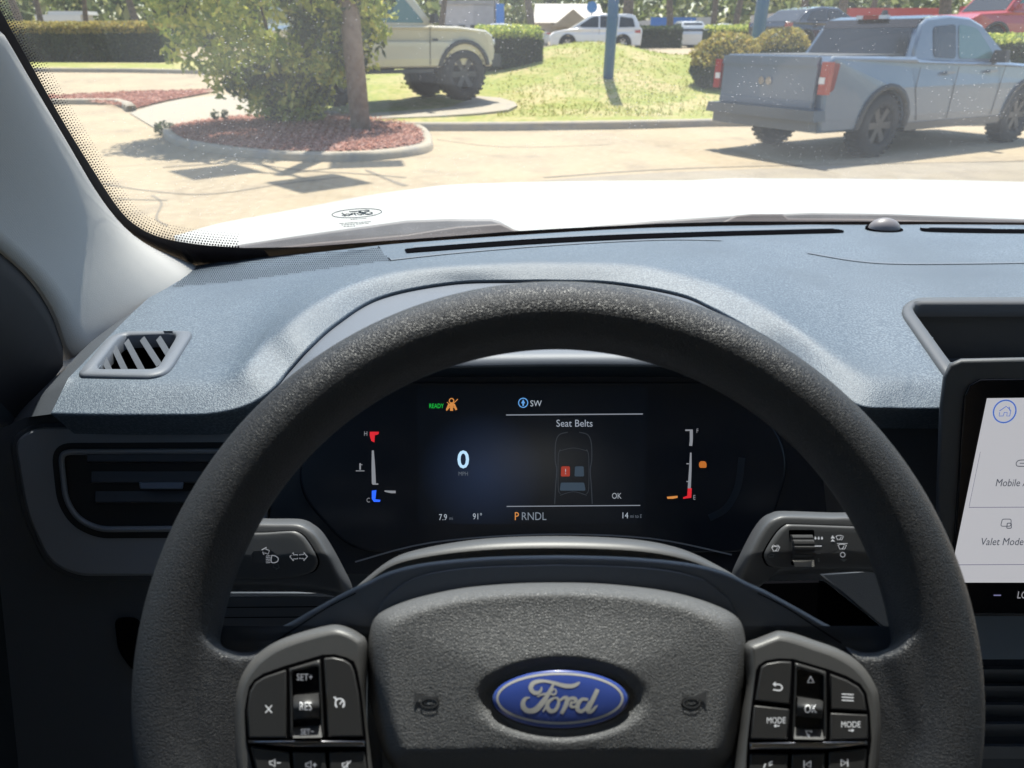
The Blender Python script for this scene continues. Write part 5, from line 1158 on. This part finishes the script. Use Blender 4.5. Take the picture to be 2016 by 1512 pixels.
pk = vehicle('parked_pickup', 'grey blue double cab pickup parked across the lane, seen from its tailgate corner', 'pickup', loc, yaw, PB, 5.04, 1.84, body, cabp, [(w1, M['winD']), (w2, M['winT'])], X(4.2), X(1.12), .385, M['rimm'], .34, .24, 1.10, .15, glassF=((X(3.05), 1.53), (X(3.75), 1.08)), glassR=((X(1.51), 1.14), (X(1.70), 1.52)), clad=M['trimb'], sc=sc,
    lights=[('sill_trim', [(X(1.6), .30), (X(3.75), .30), (X(3.75), .40), (X(1.6), .40)], mat('sill_grey', (.17, .16, .15), .6), .008), ('side_marker', [(X(.06), 1.12), (X(.19), 1.11), (X(.15), .82), (X(.06), .79)], mat('dark_lens', (.22, .02, .02), .2), .006)])
hwp = lambda x, z: .905
gap(pk, [(X(1.62), 1.05), (X(1.62), .80), (X(1.75), .5), (X(1.78), .42)], lambda x, z: .922); gap(pk, [(X(2.43), 1.05), (X(2.43), .42)], lambda x, z: .922); gap(pk, [(X(3.5), 1.04), (X(3.45), .42)], lambda x, z: .922)
mirror(pk, X(3.25), .86, 1.16, M['trimb'])
for x in (2.25, 3.2):
    for sg in (1, -1): s = MB(); s.box((X(x), sg*.93, .98), (.18, .04, .03)); s.build('door_handle', PB, pk)
s = MB(); s.box((X(-.02), 0, .88), (.05, 1.50, .58), taper=0); s.box((X(-.035), 0, 1.13), (.06, 1.50, .10)); s.box((X(-.035), 0, .66), (.05, 1.50, .07)); tgte = s.build('tailgate', PB, pk)
s = MB(); s.tube([(X(-.05), -.06, .90), (X(-.065), -.06, .90)], .045, 16); s.tube([(X(-.05), .06, .90), (X(-.065), .06, .90)], .045, 16); s.build('tailgate_badge', M['chrome'], tgte)
s = MB(); s.box((X(-.04), 0, .545), (.20, 1.80, .12), taper=.03); s.box((X(-.02), 0, .43), (.14, 1.6, .13)); s.build('rear_bumper', mat('pickup_bumper', (.11, .12, .13), .5), pk)
s = MB(); s.box((X(.8), 0, 1.185), (1.36, 1.52, .02)); s.build('bed_shade_sheet', M['trimb'], pk)  # dark sheet stands in for the shaded inside of the open bed
for sg in (1, -1):
    s = MB(); s.box((X(-.005), sg*.855, .955), (.08, .11, .35)); tl = s.build('tail_light', M['red'], pk)
    s = MB(); s.box((X(-.047), sg*.84, .93), (.012, .08, .07)); s.build('reverse_lamp', M['lamp'], tl)
s = MB(); s.add([(X(1.68), -.70, 1.50), (X(1.68), .70, 1.50), (X(1.78), .69, 1.60), (X(1.78), -.69, 1.60), (X(2.0), .68, 1.64), (X(2.0), -.68, 1.64)], [(0, 1, 2, 3), (3, 2, 4, 5)]); s.build('roof_spoiler', M['gloss'], pk)
s = MB(); s.box((X(1.78), 0, 1.625), (.10, .22, .05)); bl = s.build('high_brake_light', M['red'], pk); s = MB(); s.box((X(1.775), .17, 1.625), (.09, .10, .045)); s.box((X(1.775), -.17, 1.625), (.09, .10, .045)); s.build('cargo_lamp', M['lamp'], bl)
s = MB(); s.box((X(2.0), 0, 1.68), (.12, .05, .07), taper=.5); s.build('roof_aerial', M['trimb'], pk)
# ---- beige off-roader on the pad
PBe = mat('beige_paint', (.60, .54, .41), .35, coat=1)
wf = G(912, 196, .30)
rzb = R(34); Rw = .485
body = [(-2.1, .55), (-2.12, 1.25), (-2.05, 1.32), (.4, 1.34), (1.2, 1.33), (1.85, 1.27), (2.02, 1.18), (2.08, .9), (2.06, .62)]
cabp = [(-2.0, 1.30), (-1.95, 1.9), (-1.9, 1.97), (.1, 1.98), (.22, 1.93), (.72, 1.33)]
wa = [(-.75, 1.38), (-.75, 1.86), (.06, 1.86), (.50, 1.38)]; wb = [(-1.8, 1.38), (-1.8, 1.86), (-.85, 1.86), (-.85, 1.38)]
xf_ = 1.33; lc = Vector((wf.x, wf.y, 0))-Vector((math.cos(rzb)*xf_+.8*math.sin(rzb), math.sin(rzb)*xf_-.8*math.cos(rzb), 0)); lc.z = .29
br = vehicle('off_roader', 'beige high riding off-roader with big black tyres parked on the concrete pad', 'off-roader', lc, rzb, PBe, 4.3, 1.85, body, cabp, [(wa, M['winT']), (wb, M['winD'])], xf_, -1.35, Rw, M['rimm'], .62, .30, 1.32, .10, clad=M['trimb'], glassF=((.22, 1.93), (.72, 1.33)), glassR=((-2.0, 1.32), (-1.95, 1.9)),
    lights=[('side_marker', [(.62, 1.08), (.74, 1.08), (.74, 1.12), (.62, 1.12)], M['trimb'], .004)])
gap(br, [(-.8, 1.3), (-.8, .66)], lambda x, z: .928); gap(br, [(.58, 1.3), (.55, .66)], lambda x, z: .928); mirror(br, .62, .93, 1.46, M['trimb'])
s = MB(); s.box((2.1, 0, .72), (.22, 1.7, .22)); s.build('front_bumper', M['trimb'], br); s = MB(); s.box((2.09, 0, 1.05), (.05, 1.5, .22)); gr_ = s.build('grille', M['black'], br)
for sg in (1, -1): s = MB(); s.tube([(2.08, sg*.66, 1.06), (2.13, sg*.66, 1.06)], .10, 16); s.build('headlight', M['lamp'], br)
s = MB(); s.box((-.4, .86, .56), (2.0, .14, .06)); s.box((-.4, -.86, .56), (2.0, .14, .06)); s.build('side_step', M['trimb'], br)
# ---- ordinary cars
def car(name, label, cat, loc, rz, paint, kind='suv', sc=1, rim=None, group=None):
    if kind == 'suv':
        L_, W_ = 4.75, 1.88; body = [(-2.33, .5), (-2.36, .9), (-2.30, 1.06), (.9, 1.05), (1.6, .98), (2.1, .88), (2.33, .70), (2.34, .42)]
        cabp = [(-2.28, 1.02), (-2.12, 1.35), (-1.95, 1.62), (-1.7, 1.69), (-.3, 1.71), (.25, 1.62), (1.25, 1.03)]; ws = [([(-1.98, 1.10), (-1.85, 1.50), (-1.2, 1.58), (-1.15, 1.08)], M['winD']), ([(-1.08, 1.08), (-1.12, 1.58), (-.2, 1.60), (-.2, 1.08)], M['winD']), ([(-.12, 1.08), (-.12, 1.60), (.2, 1.55), (1.0, 1.09)], M['winD'])]
        gF, gR = ((.25, 1.62), (1.25, 1.03)), ((-2.28, 1.02), (-1.95, 1.62))
    else:
        L_, W_ = 4.6, 1.8; body = [(-2.25, .45), (-2.28, .85), (-2.2, .98), (-1.5, 1.0), (.9, .98), (1.6, .90), (2.1, .80), (2.28, .62), (2.28, .40)]
        cabp = [(-1.75, .97), (-1.2, 1.36), (-.6, 1.44), (.1, 1.42), (1.1, .96)]; ws = [([(-1.35, 1.02), (-1.05, 1.30), (-.45, 1.36), (-.45, 1.02)], M['winD']), ([(-.37, 1.02), (-.37, 1.36), (.08, 1.34), (.8, 1.02)], M['winD'])]
        gF, gR = ((.1, 1.42), (1.1, .96)), ((-1.75, .97), (-1.2, 1.36))
    t = vehicle(name, label, cat, loc, rz, paint, L_, W_, body, cabp, ws, 1.42, -1.38, .35, rim or M['rims'], .26, .22, 1.02, .22, glassF=gF, glassR=gR, clad=M['trimb'], group=group, sc=sc,
        lights=[('headlight', [(1.75, .80), (2.2, .70), (2.15, .62), (1.8, .68)], M['lamp'], .006), ('tail_light', [(-2.25, .98), (-1.95, .95), (-1.98, .84), (-2.27, .82)], M['red'], .006)])
    mirror(t, .85, .9, 1.06, paint)
    for x in (-.95, .15): 
        for sg in (1, -1): s = MB(); s.box((x, sg*.925, .88), (.18, .03, .03)); s.build('door_handle', paint, t)
    gap(t, [(-.16, 1.0), (-.16, .32)], lambda x, z: .935)
    return t
PW = mat('white_car_paint', (.72, .73, .76), .25, coat=1); PS = mat('silver_car_paint', (.50, .53, .56), .3, .3, coat=1); PD = mat('dark_car_paint', (.03, .035, .045), .2, coat=1)
car('parked_car', 'white estate car on the road above the grass, crossed by the blue post', 'car', Yp(1168, 41, .88), R(180), PW, 'suv')
car('parked_car', 'small pale car beyond the off-roader bonnet, under the blue banner', 'car', Yp(975, 52, .92), R(170), PW, 'sedan')
car('parked_car', 'teal grey car low behind the dark hedge near the beige off-roader', 'car', Yp(1020, 58, .92), R(185), PS, 'sedan')
car('parked_car', 'white car seen end on between the far dark hedges', 'car', Yp(1345, 50, .90), R(92), PW, 'suv', .9)
car('parked_car', 'pale car under the hedge right of the end-on white car', 'car', Yp(1405, 52, .90), R(175), PW, 'sedan')
car('parked_car', 'dark car just behind the pickup cab', 'car', Yp(1600, 27, .93), R(25), PD, 'sedan')
car('parked_car', 'white car beyond the hedge, left of the tall shrub', 'car', Yp(262, 56, .60), R(178), PW, 'sedan')
car('parked_car', 'grey car at the far left beyond the hedge', 'car', Yp(62, 52, .58), R(175), PS, 'suv')
# red truck, right edge
PR = mat('red_paint', (.42, .02, .02), .25, coat=1)
body = [(-2.7, .5), (-2.72, 1.15), (-2.6, 1.22), (-.8, 1.22), (1.2, 1.22), (2.4, 1.16), (2.7, 1.0), (2.75, .5)]; cabp = [(-.9, 1.18), (-.85, 1.88), (-.6, 1.95), (.6, 1.95), (.85, 1.9), (1.5, 1.2)]
rt = vehicle('parked_pickup', 'tall red pickup at the right edge behind the grey blue one', 'pickup', Yp(1985, 25, .93), R(195), PR, 5.5, 1.95, body, cabp, [([(-.75, 1.28), (-.72, 1.84), (-.02, 1.86), (-.02, 1.28)], M['winD']), ([(.06, 1.28), (.06, 1.86), (.7, 1.84), (1.2, 1.28)], M['winT'])], 1.75, -1.75, .42, M['rims'], .45, .26, 1.2, .18, glassF=((.85, 1.9), (1.5, 1.2)), glassR=((-.9, 1.2), (-.85, 1.88)), lights=[('tail_light', [(-2.68, 1.15), (-2.5, 1.15), (-2.5, .85), (-2.7, .85)], M['red'], .006)])
mirror(rt, 1.2, .95, 1.35, PR)
# motorhome
t = thing('motorhome', 'white motorhome with blue driver door beyond the left hedge', 'motorhome', Yp(150, 75, .70), R(0)); PM = mat('motorhome_white', (.62, .62, .60), .4)
s = MB(); s.box((-.4, 0, 1.75), (4.2, 2.2, 2.1)); s.box((.5, 0, 2.95), (3.6, 2.1, .30), taper=.04); s.box((1.95, 0, 1.2), (.9, 2.0, 1.1), taper=.12); s.build('body', PM, t)
s = MB(); s.box((1.35, -1.115, 1.75), (.7, .02, .9)); s.build('window', M['winD'], t); s = MB(); s.box((2.1, -1.02, 1.45), (.45, .06, .5)); s.build('window', mat('blue_glass', (.05, .10, .22), .1), t)
s = MB(); s.box((-2.52, 0, 1.6), (.04, 1.6, 1.0)); s.build('rear_window', M['winD'], t)
for sg in (1, -1):
    for x in (-1.4, 1.8): wheel_obj(t, x, sg*.95, .38, .22, sg, M['rims'])
# ---------------------------------------------------------------- far buildings
def wallm(n, c): return mat(n, c, .8, var=(2, tuple(a*.85 for a in c), .4, .7))
def bld(name, label, u0, u1, vt, Y, wm, d_=8, z0=.85, roof=None):
    a, b = Yp(u0, Y, z0), Yp(u1, Y, z0); top = atY((u0+u1)/2, vt, Y).z; t = thing(name, label, 'building', ((a.x+b.x)/2, Y+d_/2, z0)); W_ = b.x-a.x; h = top-z0
    s = MB(); s.box((0, 0, h/2-.2), (W_, d_, h+.4)); s.build('wall', wm, t); return t, W_, h, d_
t, W_, h, d_ = bld('warehouse', 'plain pale grey block building behind the off-roader bonnet', 872, 978, 6, 62, wallm('pale_wall', (.50, .49, .52)))
s = MB(); s.box((0, 0, h+.05), (W_+.3, d_+.3, .25)); s.build('roof', wallm('roof_grey', (.35, .35, .36)), t); s = MB(); s.box((W_*.28, -d_/2-.03, h/2), (W_*.40, .06, h-.3)); s.build('wall_panel', wallm('grey_panel', (.40, .40, .43)), t)
for k in range(3): s = MB(); s.box((-W_*.38+k*1.0, -d_/2-.03, 1.2), (.6, .06, .8)); s.build('window', M['winD'], t)
p = Yp(985, 58, .9); s = MB(); s.box((p.x, p.y, 2.3), (.60, .12, 2.9)); s.tube([(p.x-.38, p.y, .7), (p.x-.38, p.y, 4.2)], .05, 8, 1); s.build('banner', [mat('banner_blue', (.03, .20, .62), .5), M['trimb']], None, label='upright bright blue banner beside the pale grey building', category='banner')
# gabled house
zb_ = .85; a, b = Yp(1060, 64, zb_), Yp(1182, 64, zb_); t = thing('house', 'low house with brown gabled porch and pale roof behind the white estate car', 'house', ((a.x+b.x)/2, 68, zb_)); W_ = b.x-a.x
s = MB(); s.box((0, 0, .9), (W_, 7, 1.9)); s.build('wall', wallm('tan_wall', (.42, .36, .28)), t)
s = MB(); s.add([(-W_/2-.4, -3.8, 1.8), (W_/2+.4, -3.8, 1.8), (W_/2+.2, 0, 3.3), (-W_/2-.2, 0, 3.3), (W_/2+.4, 3.8, 1.8), (-W_/2-.4, 3.8, 1.8)], [(0, 1, 2, 3), (3, 2, 4, 5), (0, 3, 5), (1, 4, 2)]); s.build('roof', wallm('pale_roof', (.60, .54, .47)), t)
s = MB(); g0 = .2; s.add([(g0-1.7, -4.3, 1.5), (g0+1.7, -4.3, 1.5), (g0, -4.3, 2.75), (g0-1.7, 0, 1.5), (g0+1.7, 0, 1.5), (g0, 0, 2.75)], [(0, 1, 2), (0, 2, 5, 3), (1, 4, 5, 2), (0, 3, 4, 1)]); s.build('porch_gable', wallm('brown_gable', (.36, .30, .22)), t)
for x in (-1.4, 1.4): s = MB(); s.box((g0+x, -4.1, .75), (.18, .18, 1.6)); s.build('porch_post', M['kerb'], t)
for x in (-2.4, 0, 2.2): s = MB(); s.box((x, -3.53, .9), (.8, .06, .8)); s.build('window', M['winD'], t)
p = Yp(1162, 55, .9); s = MB(); zc = atY(1162, 14, 55).z; s.tube([(p.x, p.y-.05, zc), (p.x, p.y+.05, zc)], .36, 20, 0); s.tube([(p.x, p.y+.06, .7), (p.x, p.y+.06, zc)], .04, 8, 1); s.build('round_sign', [mat('sign_blue', (.05, .25, .65), .5), M['trimb']], None, label='round blue sign on a thin stick in front of the gabled house', category='sign')
def shop(name, label, u0, u1, vt, vm, Y, cf, cw, us=None):
    t, W_, h, d_ = bld(name, label, u0, u1, vt+4, Y, wallm(name+'_wall', cw)); s = MB(); zt_ = atY((u0+u1)/2, vt, Y).z-.85; zm = atY((u0+u1)/2, vm, Y).z-.85
    s.box((0, -d_/2-.15, (zt_+zm)/2), (W_+.1, .3, zt_-zm)); f_ = s.build('fascia', mat(name+'_band', cf, .5), t)
    n = max(2, int(W_/2.2))
    for k in range(n): s = MB(); s.box((-W_/2+(k+.5)*W_/n, -d_/2-.03, zm*.45), (W_/n*.7, .06, zm*.75)); s.build('window', M['winD'], t)
    return t, W_, zt_, zm, d_
t, W_, a_, b_, d_ = shop('blue_shop', 'white shop with bright blue fascia between the blue posts', 1278, 1392, 34, 54, 66, (.03, .17, .60), (.55, .56, .58))
s = MB(); s.box((W_/2-.6, -d_/2-.17, (a_+b_)/2), (1.2, .3, a_-b_)); s.build('fascia_end', mat('fascia_pale', (.55, .57, .62), .5), t)
shop('red_shop', 'long shop with red fascia beyond the pickup roof', 1655, 1835, 16, 36, 60, (.50, .05, .05), (.50, .44, .38))
shop('red_shop', 'smaller shop with red and white front left of the long red one', 1530, 1628, 20, 32, 62, (.50, .05, .07), (.60, .56, .55))
